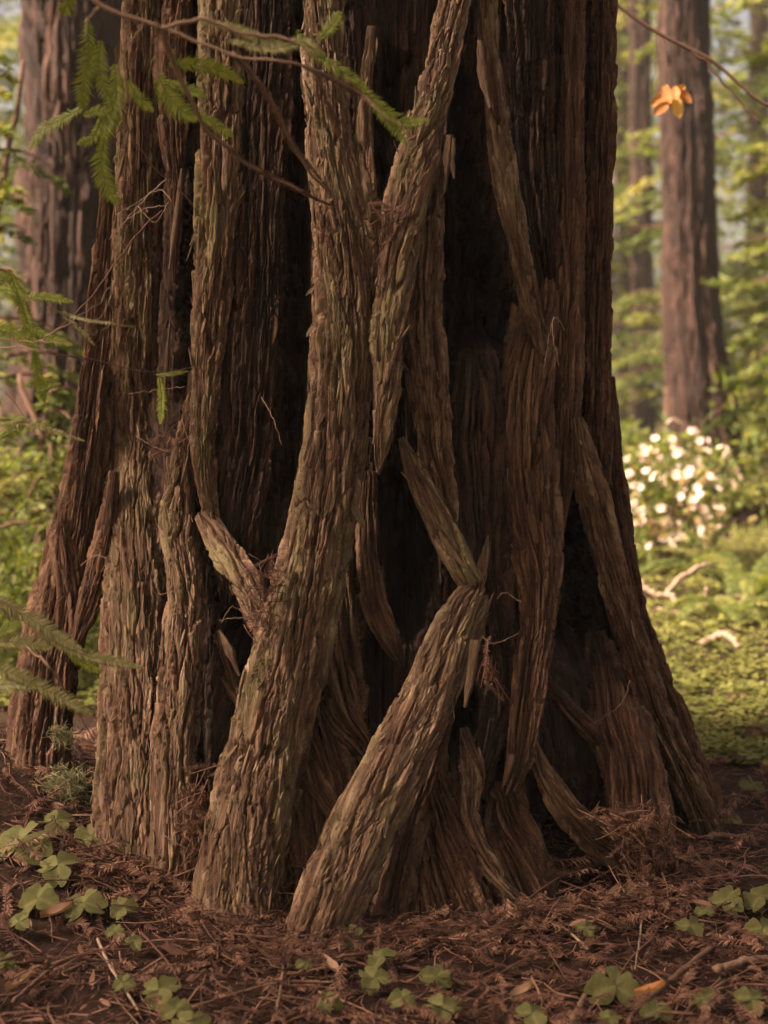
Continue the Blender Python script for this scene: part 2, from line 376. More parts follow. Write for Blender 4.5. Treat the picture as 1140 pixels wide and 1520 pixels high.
def build_core():
    th_f = np.linspace(R_(-108), R_(108), 620); th_b = np.linspace(R_(108), R_(252), 40)[1:-1]
    th = np.concatenate([th_f, th_b])
    z = np.concatenate([np.arange(-0.25, 1.95, 0.0042), 1.95 + 0.05 * 1.13 ** np.arange(0, 42) - 0.04])
    TH, Z = np.meshgrid(th, z, indexing='xy')
    Rr = core_R(Z); t = TH * 0.56
    det, plate = fibre_detail(t, Z, 40)
    sc = 1 + 0.9 * sstep(1.95, 3.5, Z)
    lob = 0.03 * noise(t / 0.20, Z / 1.3, 77) + 0.018 * noise(t / 0.09, Z / 0.8, 78)
    flare = sstep(0.8, 0.0, Z)
    lob = lob + flare * 0.035 * noise(t / 0.12 + 0.9 * Z, Z / 0.5, 79)
    r = Rr + lob + det * sc
    X = TX + r * np.sin(TH); Y = TY - r * np.cos(TH)
    px, py = project(np.stack([X, Y, Z], -1))
    wx = 12 * fbm(px / 30, py / 60, 2, 91); wy = 18 * fbm(px / 30, py / 60, 2, 93)
    rec = .045 * sstep(R_(78), R_(55), np.abs(TH)) * sstep(2.6, 1.9, Z)
    r = r - rec; X = TX + r * np.sin(TH); Y = TY - r * np.cos(TH)
    dep = np.zeros_like(X); front = (np.abs(TH) < R_(95)) & (Z < 1.95)
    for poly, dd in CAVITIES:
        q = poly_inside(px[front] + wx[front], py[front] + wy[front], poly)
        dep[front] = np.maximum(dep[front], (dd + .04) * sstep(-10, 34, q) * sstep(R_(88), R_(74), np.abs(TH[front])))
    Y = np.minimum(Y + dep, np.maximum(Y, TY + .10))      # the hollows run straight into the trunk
    moss = 0.35 * sstep(0.05, 0.5, fbm(t / 0.2, Z / 0.5, 3, 95))
    V = np.stack([X, Y, Z], -1) - TREE_OFF
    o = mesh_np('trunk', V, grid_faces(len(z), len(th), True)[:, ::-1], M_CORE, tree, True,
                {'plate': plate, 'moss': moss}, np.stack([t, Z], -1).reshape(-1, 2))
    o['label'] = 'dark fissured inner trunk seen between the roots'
    return o
build_core()

# ------------------------------------------------------------------ roots and bark columns
PLATE_SITES = []; GRIDS = []
def tube(name, spec, mode='plate', mat=None, amp=1.0, seed=1, flat=0.85, moss=0.5, rag0=0.0, rag1=0.0, abs_y=False, twist=0.0,
         plates=0, ds=None, dt=None, label=None, lump=0.07, parent=None):
    """spec rows: (px, py, offset in front of the trunk face or Y, width in px)"""
    ds = ds or (.0030 if mode == "plate" else .0042); dt = dt or (.0015 if mode == "plate" else .0016)
    rows = []
    for (px, py, o, w) in spec:
        Y = o if abs_y else core_Y(px, py) - o
        p = P(px, py, Y); rows.append([*p, max(w * (Y - CAM[1]) / FPX / 2 * .93 - .004, .001)])
    fine, L = smooth_path(rows, 400)
    n = max(8, int(L / ds)); s = np.linspace(0, L, n); sf = np.linspace(0, L, 400)
    amax = fine[:, 3].max()
    nf = max(14, int((np.pi + 0.8) * amax * 0.95 / dt))
    ph = np.concatenate([np.linspace(-0.4, np.pi + 0.4, nf), np.linspace(np.pi + 0.4, 2 * np.pi - 0.4, 12)[1:-1]])
    m = len(ph)
    S = np.repeat(s[:, None], m, 1); PH = np.repeat(ph[None], n, 0)
    if rag0: S = S + rag0 * (0.5 + 0.9 * fbm(PH * 3.1, PH * 0 + seed, 3, seed)) * sstep(0.12, 0.0, S / 1.0)
    if rag1: S = S - rag1 * (0.5 + 0.9 * fbm(PH * 3.7, PH * 0 + seed, 3, seed + 1)) * sstep(L - 0.12, L, S)
    S = np.clip(S, 0, L)
    T = norm(np.gradient(fine[:, :3], axis=0))
    rad = fine[:, :3] - np.array([TX, TY, 0]); rad[:, 2] = 0; rad = norm(rad)
    nn = rad * 0.5 + np.array([0, -1.0, 0]); nn = norm(nn - (nn * T).sum(1, keepdims=True) * T); bb = np.cross(nn, T)
    def I(a): return np.stack([np.interp(S, sf, a[:, k]) for k in range(3)], -1)
    C, NN, BB, TT = I(fine[:, :3]), I(nn), I(bb), I(T)
    A = np.interp(S, sf, np.maximum(fine[:, 3], 0.0015))
    t = PH * max(0.5 * amax + 0.5 * fine[:, 3].mean(), 0.02)
    t = t + twist * S
    fn = plate_detail if mode == 'plate' else fibre_detail
    det, plate = fn(t, S + seed * 3.7, seed * 31, amp)
    lumps = 1 + lump * fbm(PH * 0.9 + seed, S / 0.12, 2, seed + 50) + lump * noise(PH * 1.7 + seed, S / 0.35, seed + 51)
    k = np.clip(A / 0.026, 0.12, 1)
    ca, sa = np.cos(PH), np.sin(PH)
    nx = norm(np.stack([ca * flat, sa], -1))
    V = C + BB * (A * lumps * ca + det * k * nx[..., 0])[..., None] + NN * (A * flat * lumps * sa + det * k * nx[..., 1])[..., None]
    if rag0 or rag1:   # broken ends: splintered fibres
        e = sstep(0.06, 0, S) * (1 if rag0 else 0) + sstep(L - 0.06, L, S) * (1 if rag1 else 0)
        V = V - NN * (e * 0.012 * np.abs(noise(PH * 9, S * 0 + seed, seed)))[..., None]
    out_lift = sstep(0.3, 0.8, plate)
    ms = moss * sstep(-0.15, 0.45, fbm(t / 0.07, S / 0.22 + seed, 3, seed + 60)) * (0.35 + 0.65 * out_lift)
    V = V - TREE_OFF
    cap0 = V[0].mean(0); cap1 = V[-1].mean(0)
    G = V
    Vf = np.vstack([V.reshape(-1, 3), cap0, cap1]); F = grid_faces(n, m, True)
    j = np.arange(m); j2 = (j + 1) % m; nv = n * m
    F = np.vstack([F[:, [0, 1, 2]], F[:, [0, 2, 3]], np.stack([j2, j, np.full(m, nv)], -1), np.stack([(n - 1) * m + j, (n - 1) * m + j2, np.full(m, nv + 1)], -1)])
    ex = lambda a: np.concatenate([a.ravel(), [0.5, 0.5]])
    o = mesh_np(name, Vf, F[:, ::-1], mat or M_BARK, tree if parent is None else parent, True, {'plate': ex(plate), 'moss': ex(ms)},
                np.vstack([np.stack([t, S], -1).reshape(-1, 2), [[0, 0], [0, 0]]]))
    GRIDS.append((G, nf, moss * .7, 380 if mode == 'plate' else (500 if mat is M_BARK else 0)))
    if label: o['label'] = label
    if plates: PLATE_SITES.append((o, G, nf, plates, mat or M_BARK))
    return o
# left column
tube('bark_column', [(228, -250, .03, 60), (222, -100, .03, 64), (212, 60, .035, 70), (206, 250, .04, 74), (203, 450, .05, 76), (199, 650, .07, 82), (200, 800, .10, 100), (200, 950, .13, 112), (197, 1100, .17, 122), (192, 1220, .20, 130), (186, 1380, .23, 142)],
     seed=2, moss=.75, plates=45, label='broad straight bark column on the left of the trunk')
tube('bark_column', [(252, 680, .03, 22), (264, 770, .05, 46), (274, 870, .08, 62), (268, 1000, .11, 74), (260, 1130, .14, 80), (254, 1350, .17, 92)], seed=3, moss=.35, plates=12, mat=M_BARK)
# second column
tube('bark_column', [(332, -250, .03, 82), (328, -80, .03, 82), (328, 120, .035, 76), (324, 300, .045, 72), (314, 450, .05, 62), (304, 590, .055, 46), (302, 690, .06, 40), (314, 785, .06, 24)], seed=5, moss=.9, plates=30, rag1=.02)
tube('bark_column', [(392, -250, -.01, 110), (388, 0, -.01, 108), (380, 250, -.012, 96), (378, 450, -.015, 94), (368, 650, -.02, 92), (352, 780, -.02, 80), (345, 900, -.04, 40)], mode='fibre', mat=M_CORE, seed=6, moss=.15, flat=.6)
tube('root', [(304, 530, .03, 30), (287, 610, .045, 40), (270, 690, .06, 42), (262, 770, .07, 60), (268, 850, .07, 50)], seed=7, moss=.7, plates=6)
tube('root', [(303, 762, .05, 34), (332, 812, .065, 50), (360, 858, .075, 54), (386, 905, .08, 48), (404, 945, .07, 30)], seed=8, moss=.95, plates=5, label='short diagonal mossy root with a litter nest in its crook')
# the crossing stems and the great diagonal root
tube('root', [(474, -260, .03, 70), (478, -100, .03, 68), (482, 60, .035, 66), (490, 190, .045, 72), (504, 310, .055, 88), (513, 420, .07, 100), (508, 560, .085, 100), (492, 700, .10, 106), (466, 830, .11, 114), (437, 950, .12, 124), (404, 1070, .125, 132), (376, 1180, .14, 140), (355, 1290, .155, 150), (342, 1440, .17, 164)],
     seed=11, moss=.8, plates=75, twist=.10, label='great diagonal root running from the crossing down to the litter')
tube('root', [(552, 40, .02, 20), (541, 140, .035, 30), (540, 230, .05, 36), (546, 330, .065, 42), (552, 430, .07, 40), (550, 520, .06, 30)], seed=12, moss=.9, plates=5)
tube('root', [(702, -260, .04, 48), (690, -100, .045, 52), (669, 20, .055, 54), (646, 140, .07, 60), (616, 255, .085, 66), (596, 350, .10, 66), (583, 450, .11, 56), (576, 550, .12, 46), (569, 640, .125, 36), (562, 708, .125, 12)],
     seed=13, moss=.9, plates=45, rag1=.02, twist=-.08, label='stem crossing in front from the upper right, mossy on its left face')
tube('root', [(655, 150, .0, 24), (646, 250, .02, 40), (634, 350, .03, 56), (632, 450, .035, 62), (636, 550, .035, 62), (645, 650, .03, 52), (660, 740, .02, 38), (672, 820, .0, 20)], mode='fibre', mat=M_BARK, seed=14, moss=.1, plates=4, flat=.7)
# lower right diagonal root, broken at its top
tube('root', [(714, 872, .085, 44), (694, 905, .095, 72), (668, 960, .11, 84), (635, 1040, .13, 92), (590, 1130, .15, 102), (544, 1220, .17, 108), (503, 1310, .20, 112), (469, 1390, .225, 112), (440, 1480, .24, 112)],
     mode='plate', seed=17, moss=.55, plates=40, rag0=.035, twist=.05, amp=.85, label='broken-topped diagonal root in front, splintered at its upper end')
tube('root', [(660, 1060, .03, 34), (628, 1160, .05, 54), (596, 1270, .08, 64), (570, 1420, .10, 70)], mode='fibre', mat=M_FIBRE, lump=.2, amp=1.25, seed=18, moss=.1)
tube('root', [(596, 650, .04, 18), (616, 700, .06, 38), (645, 760, .07, 48), (674, 818, .08, 48), (704, 872, .085, 40)], seed=19, moss=.95, plates=5, rag1=.015, amp=.8, label='mossy broken length of root above the splintered stub')
tube('root', [(725, 795, .05, 8), (717, 832, .055, 22), (704, 875, .06, 26)], mode='fibre', mat=M_BARK, seed=20, moss=.2)
# right of the big dark opening
tube('bark_column', [(712, -240, .03, 34), (719, -80, .03, 36), (726, 60, .035, 36), (736, 160, .04, 40), (748, 250, .045, 42), (766, 340, .05, 42), (784, 430, .04, 40), (802, 510, .035, 28), (817, 570, .03, 6)], seed=21, moss=.55, plates=10, rag1=.02, amp=.8)
tube('bark_column', [(800, 420, -.06, 60), (790, 520, -.02, 84), (782, 600, .01, 100), (780, 670, .03, 106), (784, 750, .045, 96), (797, 840, .07, 76), (797, 900, .085, 58), (787, 980, .10, 52), (777, 1060, .11, 50), (768, 1130, .115, 42), (757, 1180, .11, 14)], mode='fibre', mat=M_FIBRE, seed=22, moss=.2, plates=14, rag1=.02)
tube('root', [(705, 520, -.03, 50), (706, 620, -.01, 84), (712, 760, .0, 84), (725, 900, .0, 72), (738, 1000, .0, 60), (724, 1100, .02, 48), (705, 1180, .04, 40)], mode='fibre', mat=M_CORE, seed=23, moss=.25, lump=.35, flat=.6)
tube('bark_column', [(852, -250, .015, 46), (851, 0, .015, 46), (848, 200, .015, 44), (846, 400, .015, 46), (842, 550, .02, 46), (838, 680, .02, 38), (828, 810, .01, 16)], mode='fibre', mat=M_FIBRE, seed=24, moss=.1, plates=4, amp=.8)
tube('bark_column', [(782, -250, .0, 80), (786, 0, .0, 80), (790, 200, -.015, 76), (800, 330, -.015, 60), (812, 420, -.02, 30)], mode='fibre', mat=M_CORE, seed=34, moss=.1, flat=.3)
tube('bark_column', [(896, -250, .56, 46), (894, 0, .56, 46), (892, 250, .55, 50), (890, 450, .54, 52), (888, 600, .54, 52), (890, 720, .55, 40)], mode='fibre', mat=M_FIBRE, seed=25, moss=.05, abs_y=True)
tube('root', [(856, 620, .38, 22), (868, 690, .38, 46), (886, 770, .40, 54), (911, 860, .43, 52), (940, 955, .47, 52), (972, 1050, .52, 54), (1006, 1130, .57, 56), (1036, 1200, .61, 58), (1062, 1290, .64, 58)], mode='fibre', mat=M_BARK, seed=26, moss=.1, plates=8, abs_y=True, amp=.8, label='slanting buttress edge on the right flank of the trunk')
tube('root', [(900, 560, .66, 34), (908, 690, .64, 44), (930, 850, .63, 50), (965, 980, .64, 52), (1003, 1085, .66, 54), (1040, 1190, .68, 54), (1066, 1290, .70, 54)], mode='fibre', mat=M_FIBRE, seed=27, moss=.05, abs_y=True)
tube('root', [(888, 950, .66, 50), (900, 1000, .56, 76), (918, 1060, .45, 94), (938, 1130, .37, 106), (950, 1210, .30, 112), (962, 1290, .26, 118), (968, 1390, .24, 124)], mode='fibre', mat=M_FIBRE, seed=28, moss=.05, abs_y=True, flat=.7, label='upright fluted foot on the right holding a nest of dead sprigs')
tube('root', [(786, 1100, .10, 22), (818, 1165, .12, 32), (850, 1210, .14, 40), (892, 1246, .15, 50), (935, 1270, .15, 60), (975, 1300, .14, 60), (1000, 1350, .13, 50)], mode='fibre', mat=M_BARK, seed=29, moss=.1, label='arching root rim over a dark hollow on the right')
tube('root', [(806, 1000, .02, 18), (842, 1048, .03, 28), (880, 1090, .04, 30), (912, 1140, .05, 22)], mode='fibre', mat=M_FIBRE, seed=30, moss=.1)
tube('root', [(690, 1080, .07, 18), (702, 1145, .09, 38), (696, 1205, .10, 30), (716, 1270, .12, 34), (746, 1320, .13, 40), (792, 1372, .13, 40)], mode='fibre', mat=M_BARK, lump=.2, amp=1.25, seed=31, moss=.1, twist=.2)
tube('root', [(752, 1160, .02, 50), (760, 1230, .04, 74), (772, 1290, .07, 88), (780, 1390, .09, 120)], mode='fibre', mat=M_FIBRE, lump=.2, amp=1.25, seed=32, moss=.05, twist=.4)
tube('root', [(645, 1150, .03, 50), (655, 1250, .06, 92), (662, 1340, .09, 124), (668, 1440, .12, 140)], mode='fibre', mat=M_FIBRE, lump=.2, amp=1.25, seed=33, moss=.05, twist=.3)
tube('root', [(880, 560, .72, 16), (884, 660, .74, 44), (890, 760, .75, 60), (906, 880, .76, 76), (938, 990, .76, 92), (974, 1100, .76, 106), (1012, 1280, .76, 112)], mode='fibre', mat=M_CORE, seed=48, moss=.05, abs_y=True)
tube('root', [(470, 990, -.03, 50), (478, 1090, .0, 84), (484, 1190, .03, 96), (472, 1340, .06, 110)], mode='fibre', mat=M_FIBRE, seed=49, moss=.2, lump=.25, twist=.25)
# dark left flank
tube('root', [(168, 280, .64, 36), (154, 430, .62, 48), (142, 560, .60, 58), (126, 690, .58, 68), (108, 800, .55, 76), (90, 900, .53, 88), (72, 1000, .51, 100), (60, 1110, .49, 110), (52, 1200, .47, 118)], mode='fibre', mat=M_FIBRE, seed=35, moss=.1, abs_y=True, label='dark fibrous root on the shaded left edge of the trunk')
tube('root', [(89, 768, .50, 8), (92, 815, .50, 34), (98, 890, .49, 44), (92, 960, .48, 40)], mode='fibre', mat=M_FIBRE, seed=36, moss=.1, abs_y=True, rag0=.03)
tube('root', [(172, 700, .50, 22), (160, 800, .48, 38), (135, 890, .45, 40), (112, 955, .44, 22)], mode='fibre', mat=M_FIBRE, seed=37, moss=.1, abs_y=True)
# small roots deep between the diagonals
tube('root', [(545, 700, -.04, 30), (545, 800, -.01, 34), (556, 890, .01, 40), (576, 945, .02, 34), (594, 985, .0, 16)], mode='fibre', mat=M_FIBRE, seed=38, moss=.5, rag1=.02, flat=.5)
tube('root', [(520, 820, -.05, 50), (506, 960, -.02, 66), (510, 1050, .0, 70), (532, 1100, .02, 50), (560, 1140, .0, 30)], mode='fibre', mat=M_FIBRE, lump=.2, amp=1.25, seed=39, moss=.5, rag1=.02, flat=.5, twist=.2)
tube('root', [(440, 1090, .02, 22), (466, 1160, .05, 40), (498, 1205, .08, 34), (520, 1230, .1, 20)], mode='fibre', mat=M_FIBRE, lump=.2, amp=1.25, seed=41, moss=.2)
tube('root', [(310, 860, -.06, 14), (325, 940, -.03, 18), (340, 990, -.02, 20), (366, 1060, .0, 16)], mode='fibre', mat=M_FIBRE, seed=42, moss=.2)
tube('root', [(300, 1180, .06, 40), (312, 1260, .08, 50), (300, 1340, .10, 60)], mode='fibre', mat=M_FIBRE, lump=.2, amp=1.25, seed=45, moss=.2)
tube('root', [(430, 1230, .04, 50), (445, 1300, .08, 70), (430, 1390, .10, 80)], mode='fibre', mat=M_FIBRE, lump=.2, amp=1.25, seed=46, moss=.1)
tube('bark_column', [(268, -250, -.01, 50), (265, 0, -.01, 50), (258, 150, -.01, 46), (262, 300, -.015, 24), (258, 420, -.03, 10)], mode='fibre', mat=M_FIBRE, seed=47, moss=.1)

# peeling plates of bark, lifted from the surface
def plate_mesh(seed):
    r = np.random.default_rng(seed)
    n = 9; u = np.linspace(-1, 1, n)
    w = (1 - np.abs(u) ** 7) * (0.55 + 0.55 * r.random(n)) + 0.18
    off = 0.25 * np.cumsum(r.normal(size=n)) / 3
    lift = 0.35 * np.clip(-u, 0, 1) ** 2 + 0.08
    top = []
    for k in range(n):
        for v in (-1, 0, 1):
            top.append([w[k] * v * 0.5 + 0.1 * off[k], u[k] * 0.5, lift[k] * 0.35 - 0.10 * v * v + 0.03 * r.normal()])
    top = np.array(top); bot = top - [0, 0, 0.11]
    V = np.vstack([top, bot]); F = grid_faces(n, 3); m = n * 3
    Fb = F[:, ::-1] + m
    rim = [3 * k for k in range(n)] + [3 * (n - 1) + 1] + [3 * k + 2 for k in range(n - 1, -1, -1)] + [1]
    rim = np.array(rim); rn = np.roll(rim, -1)
    Fr = np.stack([rn, rim, rim + m, rn + m], -1)
    return V, np.vstack([F, Fb, Fr])
_pm = {}
def get_plate(mat, k):
    key = (mat.name, k)
    if key not in _pm:
        V, F = plate_mesh(500 + k)
        o = mesh_np('bark_plate', V, F, mat, None, True, {'plate': np.full(len(V), 0.35 + 0.09 * (k % 6)), 'moss': np.full(len(V), 0.12 * (k % 5))}, V[:, :2] * [0.02, 0.06] + k)
        _pm[key] = o.data; bpy.data.objects.remove(o)
    return _pm[key]
for (o, G, nf, cnt, mat) in PLATE_SITES:
    n = G.shape[0]
    for q in range(cnt):
        i = random.randint(4, n - 6); j = random.randint(int(nf * .12), int(nf * .88))
        p = G[i, j]; ts = norm(G[min(i + 4, n - 1), j] - G[i - 4, j]); ta = norm(G[i, min(j + 4, nf - 1)] - G[i, max(j - 4, 0)])
        nr = norm(np.cross(ta, ts)); nr = nr if nr[1] < 0.3 else -nr
        ta = np.cross(ts, nr)
        L = random.uniform(.03, .085); W = random.uniform(.007, .016); H = random.uniform(.006, .012)
        a = random.gauss(0, .12); ts2 = ts * math.cos(a) + ta * math.sin(a); ta2 = np.cross(ts2, nr)
        M = np.eye(4); M[:3, 0] = ta2 * W; M[:3, 1] = -ts2 * L; M[:3, 2] = nr * H; M[:3, 3] = p + nr * 0.001
        inst('bark_plate', get_plate(mat, random.randint(0, 11)), M, o)
FLAKE = Soup(); FL_UV = []; FL_P = []; FL_M = []
def flakes(G, lo, hi, dens, rng, moss=.3):
    """small ragged slivers and fibres standing off the bark, along its grain"""
    n, m = G.shape[:2]
    e1 = np.linalg.norm(G[1:, lo:hi - 1] - G[:-1, lo:hi - 1], axis=-1); e2 = np.linalg.norm(G[:-1, lo + 1:hi] - G[:-1, lo:hi - 1], axis=-1)
    cnt = int(np.minimum(e1 * e2, 4e-5).sum() * dens)
    i = rng.integers(3, n - 4, cnt); j = rng.integers(lo + 3, hi - 4, cnt)
    p = G[i, j]; ts = norm(G[i + 3, j] - G[i - 3, j]); ta = norm(G[i, j + 3] - G[i, j - 3]); nr = norm(np.cross(ta, ts))
    out = p.copy(); out[:, 2] = 0; nr = nr * np.sign((nr * (out + [0, -.5, 0])).sum(1, keepdims=True) + 1e-9); ta = np.cross(ts, nr)
    a = rng.normal(size=cnt) * .12; ts = ts * np.cos(a)[:, None] + ta * np.sin(a)[:, None]
    L = rng.uniform(.010, .038, cnt) * np.where(rng.random(cnt) < .12, 1.8, 1); W = rng.uniform(.0012, .0042, cnt); up = rng.uniform(.0005, .0045, cnt) * np.where(rng.random(cnt) < .06, 2.5, 1)
    sg = np.where(rng.random(cnt) < .7, 1, -1)[:, None]
    rings = []
    for u, w, h in ((-.5, .55, -.1), (-.1, 1.0, .25), (.3, .8, .65), (.5, .12, 1.0)):
        c = p + ts * sg * (u * L)[:, None] + nr * (h * up + .0006)[:, None]
        rings.append(np.stack([c - ta * (w * W)[:, None], c + nr * .0008, c + ta * (w * W)[:, None], c - nr * .0010], 1))
    V = np.stack(rings, 1).reshape(-1, 3)
    F = grid_faces(4, 4, True); F = np.vstack([F[:, [0, 1, 2]], F[:, [0, 2, 3]]]); F = (F[None] + (np.arange(cnt) * 16)[:, None, None]).reshape(-1, 3)
    FLAKE.add(V, F)
    uv0 = rng.random((cnt, 1, 2)) * 7; uv = uv0 + np.stack(np.meshgrid(np.linspace(0, .008, 4), np.linspace(0, .03, 4)), -1).reshape(1, 16, 2)
    FL_UV.append(uv.reshape(-1, 2)); FL_P.append(np.repeat(rng.random(cnt), 16)); FL_M.append(np.repeat(moss * rng.random(cnt), 16))
_fr = np.random.default_rng(88)
for G, nf, ms, dens in GRIDS:
    if dens: flakes(G, int(nf * .06), int(nf * .94), dens, _fr, ms)
fo = mesh_np('bark_flakes', np.vstack(FLAKE.V), np.vstack(FLAKE.F3), M_BARK, tree, True, {'plate': np.concatenate(FL_P), 'moss': np.concatenate(FL_M)}, np.vstack(FL_UV))
fo['kind'] = 'stuff'
def strip(rows, mat=M_BARK, seed=1):
    """a hanging sliver of peeled bark: (px, py, Y, width px)"""
    c = np.array([[*P(a, b, y), w * (y + 3) / FPX] for a, b, y, w in rows]); f, L = smooth_path(c, 22)
    w = f[:, 3] * (1 + .3 * noise(np.linspace(0, 5, 22), np.full(22, seed * 1.3), seed))
    T = norm(np.gradient(f[:, :3], axis=0)); B = norm(np.cross([0, -1, .1], T))
    V = []
    for sgn, dy in ((-.5, .0), (-.2, -.003), (.2, -.004), (.5, .001), (.2, .004), (-.2, .005)):
        V.append(f[:, :3] + B * (w * sgn)[:, None] + np.array([0, dy, 0]))
    V = np.stack(V, 1) - TREE_OFF
    uv = np.stack(np.meshgrid(np.linspace(0, .05, 6), np.linspace(0, L, 22)), -1).reshape(-1, 2)
    return mesh_np('bark_strip', V, grid_faces(22, 6, True), mat, tree, True, {'plate': np.full(132, .5), 'moss': np.full(132, .1)}, uv)
for k, rows in enumerate([
    [(668, 200, .10, 10), (664, 240, .10, 12), (662, 268, .10, 3)], [(672, 205, .10, 8), (671, 240, .10, 8), (674, 265, .10, 3)],
    [(325, 935, .26, 5), (340, 965, .24, 14), (356, 1003, .24, 4)], [(328, 1005, .28, 6), (345, 1030, .26, 14), (360, 1060, .25, 4)],
    [(706, 950, .06, 16), (698, 1010, .05, 14), (690, 1050, .05, 4)], 
    [(712, 60, .15, 8), (716, 110, .15, 14), (728, 160, .15, 5)],
    [(716, 560, .22, 4), (722, 600, .21, 9), (718, 640, .21, 3)],
    [(760, 1120, .1, 12), (752, 1150, .09, 9), (746, 1170, .09, 2)], 
    [(270, 250, .28, 4), (262, 320, .27, 9), (252, 400, .27, 3)], [(252, 480, .28, 4), (246, 560, .27, 8), (243, 640, .27, 3)]]):
    strip(rows, M_BARK if k % 3 else M_FIBRE, k + 1)

# ------------------------------------------------------------------ needles and sprigs
def sprig_np(path, ln=0.018, gap=0.0021, up=(0, -1, 0.15), seed=0, width=0.0026, droop=0.15, keep=1.0, ragged=0.2):
    """flat two-ranked redwood sprig along path -> (V, tris, tone)"""
    r = np.random.default_rng(seed)
    c0 = np.asarray(path, float); L0 = np.linalg.norm(np.diff(c0, axis=0), axis=1).sum()
    n = max(6, int(L0 / gap)); c, L = smooth_path(c0, n)
    T = norm(np.gradient(c, axis=0)); U = np.asarray(up, float); side = norm(np.cross(T, U)); nr = np.cross(side, T)
    k = np.linspace(0, 1, n); prof = np.clip(np.minimum(0.45 + 2.2 * k, 1.0) * np.minimum(0.22 + 2.6 * (1 - k), 1.0), 0.15, 1)
    Vs, Fs, As = [], [], []; base = 0
    for sg in (-1, 1):
        keepm = r.random(n) < keep
        a = R_(38) + r.normal(size=n) * ragged * 0.6
        l = ln * prof * (1 + ragged * r.normal(size=n) * 0.5)
        d = side * (sg * np.cos(a))[:, None] + T * np.sin(a)[:, None] + nr * (r.normal(size=n) * ragged * 0.8 - droop)[:, None] * 0.6
        d = norm(d); w = norm(np.cross(d, nr)) * width * 0.5
        p0 = c; p1 = c + d * (l * 0.5)[:, None] + nr * (l * 0.06)[:, None]; p2 = c + d * l[:, None] - nr * (l * droop * 0.4)[:, None]
        V = np.stack([p0 - w * .5, p0 + w * .5, p1 - w, p1 + w, p2], 1)[keepm]; q = len(V)
        F = np.array([[0, 1, 3], [0, 3, 2], [2, 3, 4]])[None] + (np.arange(q) * 5)[:, None, None] + base
        Vs.append(V.reshape(-1, 3)); Fs.append(F.reshape(-1, 3)); As.append(np.repeat(np.clip(.5 + .2 * r.normal(size=q), 0, 1), 5)); base += q * 5
    SV, SF = stick(c0, (0.0011, 0.0005), 4, n=max(5, n // 6))
    Vs.append(SV); Fs.append(SF + base); As.append(np.full(len(SV), 0.15))
    return np.vstack(Vs), np.vstack(Fs), np.concatenate(As)
def px_path(pts): return np.array([P(a, b, y) for a, b, y in pts])
def branch(label, stems, sprigs, group=None, name='redwood_branch'):
    root_p = P(*stems[0][0][0]); e = empty(name, root_p.tolist()); tag(e, label, 'branch', group)
    for k, (pts, r) in enumerate(stems):
        V, F = stick(px_path(pts) - root_p, r, 6, 0.004, k + len(label), n=10 * len(pts))
        mesh_np('stem', V, F, M_TWIG, e, True, {'tone': np.full(len(V), .62 + .1 * (k % 3))})
    for k, (pts, ln, mat, keep) in enumerate(sprigs):
        V, F, A = sprig_np(px_path(pts) - root_p, ln, seed=k * 7 + len(label), keep=keep, up=(random.gauss(0, .3), -1, random.gauss(.25, .3)))
        mesh_np('sprig', V, F, mat, e, False, {'tone': A})
    return e
y = -0.70; yg = -0.36
